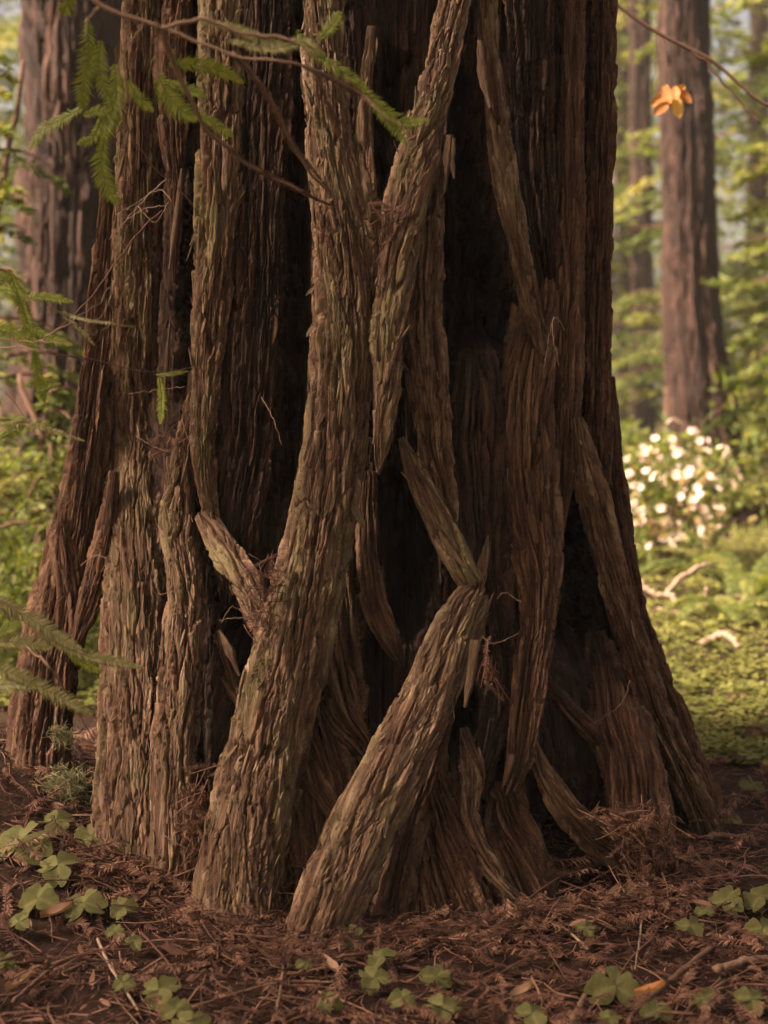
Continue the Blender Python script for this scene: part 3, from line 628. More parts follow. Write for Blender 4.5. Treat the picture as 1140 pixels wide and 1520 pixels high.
branch('live redwood branch with hanging green sprigs across the upper left',
  [([(-500, -330, y - .1), (-150, -160, y), (60, -60, y), (150, 8, y), (215, 32, y), (240, 42, y)], (.005, .003)), ([(240, 42, y), (300, 28, y), (350, 46, y), (430, 60, y), (475, 85, y)], (.003, .0018)),
   ([(240, 42, y), (262, 105, -.58), (300, 180, -.5), (340, 222, -.4), (380, 250, -.3), (430, 276, -.2), (487, 302, -.1)], (.0042, .002)),
   ([(345, 80, y), (385, 125, -.6), (410, 165, -.55), (432, 212, -.5), (465, 262, -.45), (492, 285, -.4)], (.0042, .002)),
   ([(240, 42, y), (350, 82, y), (440, 95, y), (520, 130, -.6), (560, 162, -.6), (603, 188, -.6)], (.0026, .001)),
   ([(150, 8, y), (130, 30, y), (126, 60, y)], (.0016, .001)), ([(215, 32, y), (190, 70, y), (170, 110, y)], (.0016, .001)),
   ([(180, 160, -.4), (195, 200, -.3), (230, 250, -.1), (270, 285, .05), (306, 330, .12)], (.0016, .0008))],
  [([(130, 28, yg), (131, 80, yg), (124, 130, yg), (122, 168, yg)], 0.0220, M_LIVE, 1), ([(122, 160, yg), (95, 175, yg), (62, 195, yg), (44, 222, yg)], 0.0193, M_LIVE, 1),
   ([(170, 95, yg), (172, 140, yg), (160, 185, yg), (152, 215, yg)], 0.0232, M_LIVE, 1), ([(155, 205, yg), (150, 240, yg), (158, 275, yg), (174, 302, yg)], 0.0220, M_LIVE, 1),
   ([(150, 60, yg), (146, 100, yg), (158, 135, yg), (172, 160, yg)], 0.0193, M_LIVE, 1), ([(124, 170, yg), (150, 165, yg), (180, 178, yg)], 0.0155, M_LIVE, 1),
   ([(190, 120, yg), (205, 145, yg), (226, 165, yg)], 0.0155, M_LIVE, 1), ([(232, 108, yg), (248, 140, yg), (265, 160, yg), (290, 178, yg)], 0.0244, M_LIVE, 1),
   ([(250, 95, yg), (290, 96, yg), (330, 106, yg), (360, 122, yg)], 0.0180, M_LIVE, 1), ([(292, 168, yg), (315, 182, yg), (344, 202, yg)], 0.0141, M_LIVE, 1),
   ([(150, 175, yg), (138, 205, yg), (116, 213, yg)], 0.0129, M_LIVE, 1), ([(245, 120, yg), (275, 132, yg), (305, 142, yg)], 0.0155, M_LIVE, 1),
   ([(110, -20, yg), (100, 5, yg), (92, 20, yg)], 0.0180, M_LIVE, 1), ([(232, 30, y), (235, 80, y), (230, 120, y)], .011, M_DEAD, .8),
   ([(300, 35, y), (340, 40, y), (400, 62, y), (440, 70, y)], .012, M_PALE, .8), ([(340, 60, y), (400, 72, y), (455, 62, y), (480, 80, y)], .013, M_PALE, .7),
   ([(470, 60, yg), (490, 40, yg), (505, 18, yg)], 0.0167, M_LIVE, .9), ([(440, 45, yg), (470, 80, yg), (545, 130, yg)], 0.0180, M_LIVE, .8),
   ([(530, 120, yg), (560, 155, yg), (600, 182, yg), (634, 178, yg)], 0.0167, M_LIVE, .9), ([(550, 150, yg), (580, 185, yg), (605, 215, yg)], 0.0141, M_LIVE, .9),
   ([(350, 85, y), (385, 125, -.6), (410, 165, -.55), (432, 212, -.5), (492, 285, -.4)], .009, M_DEAD, .95),
   ([(300, 180, -.5), (340, 222, -.4), (380, 250, -.3), (430, 276, -.2), (496, 308, -.1)], .009, M_DEAD, .95),
   ([(440, 95, y), (520, 130, -.6), (560, 162, -.6)], .009, M_DEAD, .95), ([(470, 105, -.6), (488, 160, -.58), (505, 212, -.55)], .008, M_DEAD, .9)])
y = -0.18
branch('green redwood branch reaching in from the left at mid height',
  [([(-900, 380, y - .2), (-400, 470, y), (-60, 508, y), (0, 515, y), (60, 520, -.42), (130, 531, -.3), (190, 548, -.15), (250, 553, 0), (285, 546, .05), (312, 552, .1)], (.0024, .0008)),
   ([(-60, 505, y), (30, 506, y), (100, 509, -.4), (118, 508, -.38)], (.0012, .0006)), ([(60, 505, y), (100, 480, -.4), (140, 455, -.3), (165, 425, -.2)], (.0014, .0006)),
   ([(130, 500, -.3), (160, 485, -.25), (172, 472, -.2)], (.001, .0005)), ([(190, 585, 0), (240, 578, .05), (276, 574, .05)], (.001, .0005))],
  [([(12, 400, y), (28, 440, y), (44, 490, y), (56, 535, y)], .018, M_LIVE, 1), ([(50, 520, y), (56, 555, y), (66, 598, y)], .014, M_LIVE, 1),
   ([(28, 446, y), (60, 440, y), (108, 448, y)], .012, M_LIVE, 1), ([(36, 478, y), (70, 500, y), (106, 512, y)], .014, M_LIVE, 1),
   ([(0, 430, y), (24, 436, y), (40, 470, y)], .016, M_LIVE, 1), ([(-20, 480, y), (15, 490, y), (45, 515, y)], .014, M_LIVE, 1), ([(-30, 420, y), (-5, 410, y), (20, 415, y)], .014, M_LIVE, 1),
   ([(70, 456, y), (110, 470, y), (150, 478, -.4), (198, 485, -.38)], .009, M_PALE, .8), ([(95, 470, y), (120, 490, y), (140, 512, y)], .006, M_PALE, .8),
   ([(236, 560, -.02), (240, 590, -.02), (238, 628, -.02)], .014, M_LIVE, 1), ([(232, 557, 0), (255, 555, 0), (280, 551, .02)], .006, M_LIVE, 1),
   ([(60, 582, y), (76, 574, y), (90, 570, y)], .008, M_LIVE, 1)])
y = -0.3
branch('sparse branch with pale sprigs at the left picture edge below the green one',
  [([(-900, 640, y - .2), (-400, 625, y), (-70, 600, y), (-10, 575, y), (15, 590, y), (40, 625, y)], (.0024, .0008)), ([(-70, 640, y), (0, 622, y), (40, 628, y), (80, 640, y)], (.0016, .0006))],
  [([(-10, 622, y), (40, 628, y), (80, 640, y), (124, 654, y)], .008, M_PALE, .85), ([(-40, 612, y), (0, 625, y), (36, 620, y)], .013, M_LIVE, 1), ([(0, 650, y), (20, 640, y), (35, 632, y)], .012, M_LIVE, .9)])
y = -0.25
branch('drooping grey green redwood branch low on the left before the dark root',
  [([(-900, 520, y - .2), (-400, 720, y), (-90, 860, y), (0, 892, y), (45, 922, y), (100, 955, y), (130, 968, y)], (.0034, .0012)), ([(0, 892, y), (40, 960, y), (70, 985, -.6), (100, 1030, -.4), (140, 1100, -.1)], (.002, .001))],
  [([(-20, 885, y), (40, 915, y), (90, 948, y), (125, 968, y)], .021, M_PALE, 1), ([(60, 940, -.25), (110, 968, -.25), (160, 980, -.25), (212, 991, -.25)], .014, M_PALE, 1),
   ([(-30, 955, y), (20, 953, y), (75, 962, y)], .022, M_PALE, 1), ([(-20, 985, -.4), (30, 1005, -.4), (80, 1030, -.4), (136, 1060, -.4)], .019, M_PALE, 1),
   ([(100, 970, y), (125, 985, y), (150, 998, y)], .013, M_LIVE, 1), ([(-30, 1020, -.4), (20, 1015, -.4), (60, 1020, -.4)], .02, M_PALE, 1), ([(-10, 940, y), (10, 935, y), (28, 925, y)], .016, M_LIVE, 1)])

# dead twigs caught on the bark
def twig(label, pts, r, group=None, forks=(), tone=.6):
    root_p = P(*pts[0]); e = empty('dead_twig', root_p.tolist()); tag(e, label, 'twig', group)
    V, F = stick(px_path(pts) - root_p, r, 5, .003, len(label), n=10 * len(pts)); mesh_np('stem', V, F, M_TWIG, e, True, {'tone': np.full(len(V), tone)})
    for k, f in enumerate(forks):
        V, F = stick(px_path(f) - root_p, (r[0] * .6, r[1] * .8), 4, .003, k + 5, n=14); mesh_np('side_twig', V, F, M_TWIG, e, True, {'tone': np.full(len(V), tone + .1)})
twig('bare forked twigs sticking out left of the column under the hanging sprigs', [(248, 265, .2), (215, 295, .15), (185, 330, .1), (162, 356, .05)], (.0016, .0008), None,
     [[(235, 278, .18), (205, 300, .12), (172, 318, .05)], [(225, 288, .17), (240, 282, .12), (256, 300, .08)], [(205, 306, .12), (230, 330, .1), (250, 300, .1)], [(190, 325, .1), (215, 310, .12), (244, 305, .1)]], .75)
twig('reddish twig slanting across the dark left root', [(240, 312, .1), (205, 345, .05), (165, 400, 0), (120, 458, -.1), (70, 500, -.2)], (.0014, .0012), None, [[(165, 440, 0), (150, 470, 0), (130, 480, 0)]], .45)
twig('thin twig lying on the slope of the left column', [(388, 590, .25), (405, 620, .2), (418, 660, .18)], (.0012, .0006))
twig('pale dangling rootlet on the left column', [(235, 780, .1), (248, 830, .06), (255, 870, .05), (235, 880, .05), (228, 830, .06)], (.0009, .0006), None, [[(228, 830, .06), (225, 870, .05), (243, 895, .05)]], .8)
twig('small twigs at the litter crook of the diagonal root', [(400, 900, 0), (365, 915, -.02), (325, 920, -.02)], (.001, .0006), None, [[(365, 915, -.02), (345, 900, -.03), (328, 925, -.03)]], .7)
twig('short dead twig stuck in the right column', [(838, 490, .2), (825, 470, .18), (820, 490, .15), (830, 545, .15)], (.001, .0006), None, [[(822, 470, .16), (815, 500, .15), (808, 545, .14)]], .7)
twig('bent twig poking from the splintered stub', [(775, 895, .0), (750, 880, .0), (738, 888, -.02)], (.0013, .0008), None, [[(715, 945, .02), (735, 955, 0), (770, 940, 0)]])
twig('dead sprig stem fallen across the right hollow', [(935, 1010, .2), (925, 1040, .18), (900, 1062, .16), (872, 1080, .15)], (.001, .0006), None, [[(925, 1040, .18), (935, 1052, .17), (948, 1050, .17)], [(910, 1055, .17), (918, 1070, .17), (930, 1072, .17)]], .5)
twig('thin stick in the dark hollow under the arching root', [(830, 1322, .0), (860, 1318, 0), (898, 1306, .02)], (.001, .0006), None, (), .5)
twig('fine twig on the dark left root beside the column', [(120, 840, .3), (140, 825, .28), (158, 830, .26), (150, 850, .25)], (.001, .0005), None, [[(140, 825, .28), (132, 860, .27), (130, 880, .27)]], .7)

# ------------------------------------------------------------------ forest litter
def ground_n(x, y):
    e = .02
    n = np.stack([(ground_z(x - e, y) - ground_z(x + e, y)) / (2 * e), (ground_z(x, y - e) - ground_z(x, y + e)) / (2 * e), np.ones_like(np.asarray(x, float))], -1)
    return norm(n)
def frame_on(p, ang, tilt=0.0, scale=1.0, roll=0.0, n=None):
    if n is None: n = ground_n(np.array([p[0]]), np.array([p[1]]))[0]
    x = np.array([math.cos(ang), math.sin(ang), 0]); x = norm(x - n * x.dot(n)); yv = np.cross(n, x)
    x2 = x * math.cos(tilt) + n * math.sin(tilt); n2 = np.cross(x2, yv)
    y2 = yv * math.cos(roll) + n2 * math.sin(roll); n3 = np.cross(x2, y2)
    M = np.eye(4); M[:3, 0] = x2 * scale; M[:3, 1] = y2 * scale; M[:3, 2] = n3 * scale; M[:3, 3] = p
    return M
# loose litter: needles, fibres and small sprigs nobody could count
lit = Soup()
def place(V, M): return V @ M[:3, :3].T + M[:3, 3]
sprig_lib = []
for k in range(10):
    r = np.random.default_rng(900 + k); L = r.uniform(.05, .11)
    t = np.linspace(-.5, .5, 5); pth = np.stack([t * L, .010 * np.cumsum(r.normal(size=5)) * .6, .004 + .006 * np.abs(r.normal(size=5))], -1)
    sprig_lib.append(sprig_np(pth, r.uniform(.009, .015), .0030, (0, 0, 1), k, .0021, .35, .88, .35))
BASE_LINE = [on_ground(*q) for q in ((60, 1120), (140, 1290), (215, 1310), (275, 1340), (330, 1400), (400, 1385), (450, 1440), (520, 1405), (600, 1395), (700, 1392), (790, 1375), (900, 1355), (1005, 1345), (1062, 1265))]
def litter_points(n, rng, near=0.25):
    """spots on the floor in front of and beside the tree, thicker along the foot of the roots: points, normals, heap height"""
    Y = -0.75 + 2.9 * rng.random(n) ** 1.5; X = (rng.random(n) - .5) * 2 * (.62 + .36 * (Y + .75))
    q = rng.random(n) < near; k = rng.integers(0, len(BASE_LINE) - 1, n); B = np.array(BASE_LINE); t = rng.random(n)[:, None]
    bp = B[k] * (1 - t) + B[k + 1] * t
    X = np.where(q, bp[:, 0] + rng.normal(size=n) * .035, X); Y = np.where(q, bp[:, 1] - np.abs(rng.normal(size=n)) * .05 + .02, Y)
    return np.stack([X, Y, ground_z(X, Y)], -1), ground_n(X, Y), np.where(q, 1.0, .45)
LR = np.random.default_rng(404)
PTS, NRM, HEAP = litter_points(1500, LR)
for k in range(1500):
    p = PTS[k].copy(); V, F, A = sprig_lib[k % 10]
    p[2] += random.uniform(0, .028) * HEAP[k]; M = frame_on(p, random.uniform(0, 6.28), random.gauss(.02, .22), random.uniform(.75, 1.35), random.gauss(0, .6), NRM[k])
    lit.add(place(V, M), F, np.clip(A * .5 + .62 * random.random() - .1, 0, 1))
twig_lib = []
for k in range(16):
    L = 1.0; pth = np.array([[-.5, 0, 0], [-.15, random.gauss(0, .07), random.gauss(0, .03)], [.2, random.gauss(0, .07), random.gauss(0, .03)], [.5, random.gauss(0, .1), 0]])
    twig_lib.append(stick(pth, (.018, .009), 4, n=7))
PTS, NRM, HEAP = litter_points(5200, LR)
for k in range(5200):
    p = PTS[k].copy(); L = random.uniform(.03, .11) * (2.4 if random.random() < .2 else 1); V, F = twig_lib[k % 16]; th = random.uniform(.6, 1.3) * (.07 / L) ** .5
    p[2] += random.uniform(.004, .03) * HEAP[k]
    lit.add(place(V * [L, L * th, L * th], frame_on(p, random.uniform(0, 6.28), random.gauss(0, .2), 1, 0, NRM[k])), F, np.clip(random.gauss(.45, .26), 0, 1))
PTS, NRM, HEAP = litter_points(9000, LR)
for k in range(9000):
    p = PTS[k].copy(); L = random.uniform(.012, .026); p[2] += random.uniform(.002, .03) * HEAP[k]
    V = np.array([[-.5, 0, 0], [0, .07, .03], [.5, 0, 0], [0, -.07, .03]]) * L
    lit.add(place(V, frame_on(p, random.uniform(0, 6.28), random.gauss(0, .3), 1, 0, NRM[k])), np.array([[0, 1, 2, 3]]), random.random())
PTS, NRM, HEAP = litter_points(420, LR)
for k in range(420):
    p = PTS[k].copy(); L = random.uniform(.015, .05); p[2] += random.uniform(.006, .03) * HEAP[k]; w = random.uniform(.25, .5); j = np.array([[-.5, -.3], [-.2, -.5], [.3, -.4], [.5, 0], [.35, .45], [-.1, .5], [-.45, .25]]) * (1 + .25 * LR.normal(size=(7, 2)))
    V = np.vstack([np.column_stack([j[:, 0] * L, j[:, 1] * L * w, .06 * L * LR.normal(size=7)]), [[0, 0, .07 * L]]])
    lit.add(place(V, frame_on(p, random.uniform(0, 6.28), random.gauss(0, .25), 1, random.gauss(0, .3), NRM[k])), np.array([[q, (q + 1) % 7, 7] for q in range(7)]), np.clip(random.gauss(.5, .25), 0, 1))
o = lit.build('litter', M_DEAD); tag(o, 'reddish brown carpet of dead needles and twigs round the roots', 'litter', kind='stuff')

# sprigs, sticks, bark chips one can pick out
dead_mesh = []
for k, (V, F, A) in enumerate(sprig_lib):
    o = mesh_np('dead_sprig', V, F, M_DEAD, None, False, {'tone': np.clip(A + .12, 0, 1)}); dead_mesh.append(o.data); bpy.data.objects.remove(o)
PTS, NRM, HEAP = litter_points(230, LR, .12)
for k in range(230):
    p = PTS[k].copy(); p[2] += random.uniform(.02, .04)
    if not (-.2 < project(p)[0] < 1140 and project(p)[1] < 1535): continue
    o = inst('dead_sprig', dead_mesh[k % 10], frame_on(p, random.uniform(0, 6.28), random.gauss(.03, .15), random.uniform(1.0, 1.6), random.gauss(0, .35), NRM[k]))
    tag(o, 'fallen dead redwood sprig lying on the litter', 'sprig', 'dead redwood sprigs on the ground')
def nest(label, spots, n, spread, mat=M_DEAD, hang=0.0, seed=0, flat=1.0, big=1.0):
    """a clump of dead sprigs caught on the roots: one pile"""
    s = Soup(); rr = np.random.default_rng(seed)
    for k in range(n):
        c = np.array(spots[k % len(spots)]) + rr.normal(size=3) * spread; V, F, A = sprig_lib[k % 10]
        d = norm((rr.normal(size=3) + np.array([0, -.4, -hang])) * [1, 1, flat]); b = norm(np.cross(d, rr.normal(size=3) * [1 - .7 * (flat < 1), 1 - .7 * (flat < 1), 1])); M = np.eye(4); q = rr.uniform(.45, .85) * big
        M[:3, 0] = d * q; M[:3, 1] = b * q; M[:3, 2] = np.cross(d, b) * q; M[:3, 3] = c
        s.add(place(V, M), F, np.clip(A * .6 + rr.random() * .5, 0, 1))
    for k in range(n):
        c = np.array(spots[k % len(spots)]) + rr.normal(size=3) * spread; d = norm((rr.normal(size=3) + [0, 0, -hang]) * [1, 1, flat]) * rr.uniform(.02, .05)
        V, F = stick([c - d, c + rr.normal(size=3) * .003, c + d], (.0011, .0007), 4, n=5); s.add(V, F, rr.random())
    o = s.build('litter_nest', mat); tag(o, label, 'litter')
nest('clump of dead needles caught in the crook of the great diagonal root', [P(402, 850, .03), P(398, 870, .02), P(392, 895, .02), P(388, 925, .02)], 26, np.array([.014, .012, .012]), hang=1.2, seed=1)
nest('heap of dead sprigs piled on the right foot of the trunk', [P(900, 1215, .13), P(925, 1208, .12), P(950, 1212, .11), P(975, 1226, .12), P(930, 1236, .10), P(960, 1250, .10), P(985, 1262, .12)], 90, np.array([.022, .02, .007]), hang=.5, seed=2, flat=.4, big=1.1)
nest('dead sprigs dangling from the heap on the right foot', [P(975, 1260, .12), P(985, 1225, .12), P(948, 1290, .10)], 12, np.array([.012, .01, .02]), hang=3, seed=3)
nest('wedge of dead needles packed between left column and great root', [P(292, 1195, .08), P(288, 1230, .05), P(282, 1265, .03), P(300, 1170, .1)], 34, np.array([.014, .012, .018]), hang=.8, seed=4)
nest('dead sprig hanging beside the splintered root', [P(725, 985, .04), P(735, 1010, .04), P(742, 1030, .04)], 7, np.array([.008, .006, .012]), hang=3, seed=5)
nest('small tuft of dry needles above the green sprig by the left columns', [P(255, 655, .22), P(248, 665, .22)], 8, np.array([.014, .006, .008]), hang=.2, seed=6)
nest('dry needles in the fork where the two stems cross', [P(572, 315, .03), P(575, 340, .03)], 7, np.array([.008, .006, .01]), hang=.5, seed=7)
nest('bank of needles between great root and splintered root', [P(410, 1345, .0), P(430, 1310, .03), P(395, 1375, -.02), P(445, 1285, .05)], 36, np.array([.02, .015, .012]), hang=.2, seed=8)

nest('drift of needles heaped against the foot of the great diagonal root', [on_ground(300 + 24 * k, 1352 + 8 * (k % 2)) + [0, -.035, .012] for k in range(6)], 60, np.array([.02, .015, .006]), hang=.1, seed=11, flat=.5, big=1.2)
nest('drift of needles heaped against the foot of the splintered root', [on_ground(436 + 22 * k, 1392 - 5 * k) + [0, -.03, .012] for k in range(6)], 55, np.array([.02, .015, .006]), hang=.1, seed=12, flat=.5, big=1.2)
nest('drift of needles heaped against the foot of the left column', [on_ground(140 + 26 * k, 1272 + 7 * k) + [0, -.03, .012] for k in range(6)], 55, np.array([.02, .015, .006]), hang=.1, seed=13, flat=.5, big=1.2)
nest('drift of needles along the low roots right of the splintered root', [on_ground(600 + 36 * k, 1378 - 3 * k) + [0, -.02, .012] for k in range(8)], 60, np.array([.025, .015, .006]), hang=.1, seed=14, flat=.5, big=1.2)
def log_piece(label, pts, r, mat=M_TWIG, tone=.6, cat='stick', name='fallen_stick', sides=8, lift=.012):
    w = []
    for a, b in pts:
        p = on_ground(a, b); p[2] += lift + r[0] * .6; w.append(p)
    o0 = w[0].copy(); V, F = stick(np.array(w) - o0, r, sides, r[0] * .55, len(label), n=8 * len(pts))
    o = mesh_np(name, V, F, mat, None, True, {'tone': tone + .15 * noise(V[:, 0] / .02, V[:, 1] / .02, 3)}); o.location = o0.tolist(); tag(o, label, cat)
    return o
log_piece('flat grey brown bark piece lying under the right foot of the trunk', [(888, 1352), (930, 1346), (986, 1350)], (.009, .005), tone=.75, cat='bark piece', name='bark_piece')
log_piece('curved bark strip leaning at the foot of the great root', [(265, 1285), (272, 1330), (285, 1370), (300, 1405)], (.010, .006), tone=.4, cat='bark piece', name='bark_piece')
log_piece('bent stick curling round the base of the great root', [(250, 1355), (290, 1380), (330, 1392), (375, 1388), (420, 1400)], (.005, .003), tone=.5)
log_piece('long twig slanting down to the lower right corner', [(1100, 1385), (1030, 1440), (960, 1500), (920, 1540)], (.006, .004), tone=.4)
log_piece('thick brown stick near the right picture edge', [(1060, 1455), (1110, 1440), (1160, 1436)], (.008, .006), tone=.65)
log_piece('thin pale twig on the litter below the right hollow', [(955, 1345), (950, 1400), (942, 1450)], (.0022, .0012), tone=.95)
log_piece('brown twig under the lone sorrel leaf left of the root foot', [(280, 1510), (340, 1490), (420, 1470), (500, 1470)], (.003, .002), tone=.5)
log_piece('dark twig lying across the left litter', [(80, 1200), (140, 1260), (190, 1320), (240, 1370)], (.0035, .002), tone=.4)
log_piece('long dark twig below the left sorrel leaves', [(20, 1500), (90, 1440), (150, 1425)], (.004, .002), tone=.4)
log_piece('straight reddish twig left of the middle sorrel patch', [(395, 1560), (415, 1490), (425, 1400)], (.003, .0018), tone=.6)
log_piece('flattened bark chip by the right picture edge', [(1035, 1262), (1065, 1252), (1100, 1256)], (.010, .005), tone=.6, cat='bark piece', name='bark_piece')
log_piece('slender twig beside the yellowed sorrel leaf', [(1075, 1470), (1030, 1500), (990, 1560)], (.003, .002), tone=.6)
log_piece('grey stick at the bottom among the sorrel', [(850, 1530), (870, 1490), (905, 1450)], (.006, .003), tone=.55)
# pale lichened twigs
for label, pts in (('pale lichen covered twig on the litter in front of the right hollow', [(808, 1380), (838, 1390), (860, 1408), (872, 1420)]),
                   ('pale lichen covered twig at the lower left', [(145, 1405), (160, 1440), (185, 1480), (205, 1512)])):
    o = log_piece(label, pts, (.003, .002), mat=M_TWIG, tone=1.0, cat='twig', name='lichen_twig', sides=6)
# brown dry leaves
def leaf_blade(n=7, w=.42, curl=.2, seed=0, lobes=0.0, notch=0.0):
    r = np.random.default_rng(seed); u = np.linspace(0, 1, n); V = []
    for k in u:
        ww = w * math.sin(math.pi * min(1, k * .94 + .06)) ** .8 * (1 + lobes * math.sin(k * 19))
        for v in (-1, -.5, 0, .5, 1):
            V.append([k - .02, ww * v * .5, curl * (.35 * v * v + .3 * (k - .5) ** 2) + .01 * r.normal()])
    return np.array(V), grid_faces(n, 5)
for label, px, py, sc, ang, mat, tone in (
    ('orange brown dry leaf on the litter by the middle sorrel', 500, 1472, .05, 2.2, M_BROWNLEAF, .8), ('curled tan dry leaf at the bottom among the right sorrel', 945, 1506, .05, .1, M_ORANGE, .25),
    ('broad brown dry leaf lying under the hollow', 905, 1362, .05, 1.0, M_BROWNLEAF, .7), ('brown dry leaf right of the root foot', 660, 1388, .04, 1.5, M_BROWNLEAF, .7),
    ('brown dry leaf under the left sorrel', 62, 1388, .06, .5, M_BROWNLEAF, .5), ('small yellow leaf on the mound beside the dark root', 10, 1105, .035, 1.0, M_ORANGE, .8),
    ('tan dry leaf at the bottom centre', 760, 1512, .05, .7, M_BROWNLEAF, .8), ('pale brown dry leaf at the lower left corner', 12, 1500, .06, .9, M_BROWNLEAF, .8)):
    p = on_ground(px, py); p[2] += .030; V, F = leaf_blade(seed=px, curl=.5)
    o = mesh_np('dry_leaf', V * sc, F, mat, None, True, {'tone': np.full(len(V), tone)}); from mathutils import Matrix
    o.matrix_local = Matrix(frame_on(p, ang, .25).tolist()); tag(o, label, 'leaf')

# ------------------------------------------------------------------ moss tufts
def tuft(label, c, rad, n, seed):
    s = Soup(); r = np.random.default_rng(seed)
    for k in range(n):
        d = norm(r.normal(size=3) + [0, 0, .5]); p0 = r.normal(size=3) * rad * .35
        p = [p0, p0 + d * rad * .5 + r.normal(size=3) * rad * .2, p0 + d * rad * .8 + r.normal(size=3) * rad * .35, p0 + d * rad + r.normal(size=3) * rad * .3]
        V, F = stick(p, (.0009, .0006), 3, n=6); s.add(V, F, np.clip(r.normal(.55, .2), 0, 1))
    o = s.build('lichen_tuft', M_LICHEN); o.location = c.tolist(); tag(o, label, 'lichen')
p = on_ground(100, 1195); p[2] += .03; tuft('round pale green lichen tuft on the mound left of the column', p, .034, 420, 1)
p = P(95, 1095, .2); tuft('stringy grey lichen hanging on a dead stem left of the column', p, .022, 120, 2)
log_piece('upright dead stem draped in lichen beside the dark left root', [(92, 1215), (95, 1205), (97, 1195)], (.003, .002), tone=.7)

# ------------------------------------------------------------------ redwood sorrel
def heart(seed, fold=.25):
    """one obcordate leaflet: base at origin, tip notch towards +x"""
    r = np.random.default_rng(seed); n = 8; V = []
    for k in range(n):
        u = k / (n - 1)
        for q in range(9):
            v = -1 + q / 4
            half = .60 * math.sin(min(1.0, u * 1.05) ** .78 * math.pi * .62) + .02
            x = u * (.80 + .24 * abs(v) ** .8 * (1 - abs(v)) * 4 * u ** 2) - .14 * u ** 4 * (abs(v) ** 3)
            V.append([x, half * v * (1 - .10 * u ** 6), fold * abs(v) * half - .16 * u * u + .02 * math.sin(5 * u + v * 3 + seed)])
    return np.array(V), grid_faces(n, 9)
leaf_meshes = []
for k in range(9):
    V, F = heart(k, [.34, .45, .22, .5, .38, .28, .42, .55, .3][k]); v = np.abs(np.tile(np.linspace(-1, 1, 9), 8)); u = np.repeat(np.linspace(0, 1, 8), 9)
    tn = .22 + .07 * (k % 6) + .30 * np.exp(-(v / .16) ** 2) - .12 * u + .22 * fbm(V[:, 0] * 4 + k, V[:, 1] * 4, 2, k)
    o = mesh_np('leaflet', V, F, M_SORREL, None, True, {'tone': np.clip(tn, 0, 1)}); leaf_meshes.append(o.data); bpy.data.objects.remove(o)
SORREL = [  # px, py, leaf spread in px, label tail
    (30, 1248, 92, 'large leaf cut by the left edge, tilted flat, below the lichen tuft'), (84, 1218, 56, 'small flat leaf just below the lichen tuft'), (136, 1240, 64, 'leaf beside the foot of the left column'),
    (86, 1284, 66, 'flat leaf in the middle of the left patch'), (56, 1334, 66, 'three lobed leaf above the brown dry leaf at left'), (124, 1340, 68, 'broad leaf at the centre of the lower left litter'),
    (182, 1346, 44, 'folded leaf right of the broad left one'), (28, 1368, 40, 'rounded leaf low at the left edge'), (170, 1382, 30, 'small dark leaf under the folded left one'), (199, 1397, 28, 'tiny leaf beside the bent stick'),
    (8, 1426, 40, 'pale leaf touching the left edge near the bottom'), (236, 1470, 60, 'full clover leaf at lower left, left of the straight twig'), (183, 1459, 34, 'small leaf left of the full clover leaf'), (262, 1500, 52, 'leaf below the full clover leaf'), (282, 1524, 60, 'leaf cut by the bottom edge at left'),
    (452, 1430, 26, 'tiny bright leaf at the foot of the splintered root'), (528, 1393, 62, 'bright leaf with bitten holes at the splintered root base'), (565, 1420, 44, 'bright leaf just right of the holed one'), (556, 1452, 50, 'dull leaf below the two bright ones'), (490, 1490, 42, 'leaf on the orange brown dry leaf'),
    (598, 1482, 44, 'leaf with narrow lobes at bottom centre'), (648, 1450, 44, 'small bright leaf in open litter at centre'), (658, 1494, 56, 'broad leaf at the bottom centre'), (790, 1506, 54, 'leaf at the bottom edge between the two patches'),
    (870, 1378, 32, 'lone small leaf before the dark hollow'), (914, 1464, 84, 'largest leaf of the right patch'), (976, 1502, 50, 'leaf at the bottom right of the largest one'), (906, 1512, 40, 'leaf cut by the bottom edge under the largest one'), (1026, 1374, 46, 'leaf below the bark piece at right'), (1078, 1336, 60, 'broad leaf at the right near the root tip'),
    (1044, 1484, 40, 'leaf beside the grey twig at lower right'), (1126, 1330, 56, 'leaf touching the right edge, upper one'), (1132, 1378, 50, 'leaf touching the right edge, lower one'), (1116, 1484, 50, 'yellowish leaf in the lower right corner'), (1044, 1350, 30, 'small leaf between the two broad right ones'),
    (1118, 1165, 40, 'leaf on the far litter right of the buttress'), (1086, 1215, 28, 'tiny leaf on the litter right of the buttress tip')]
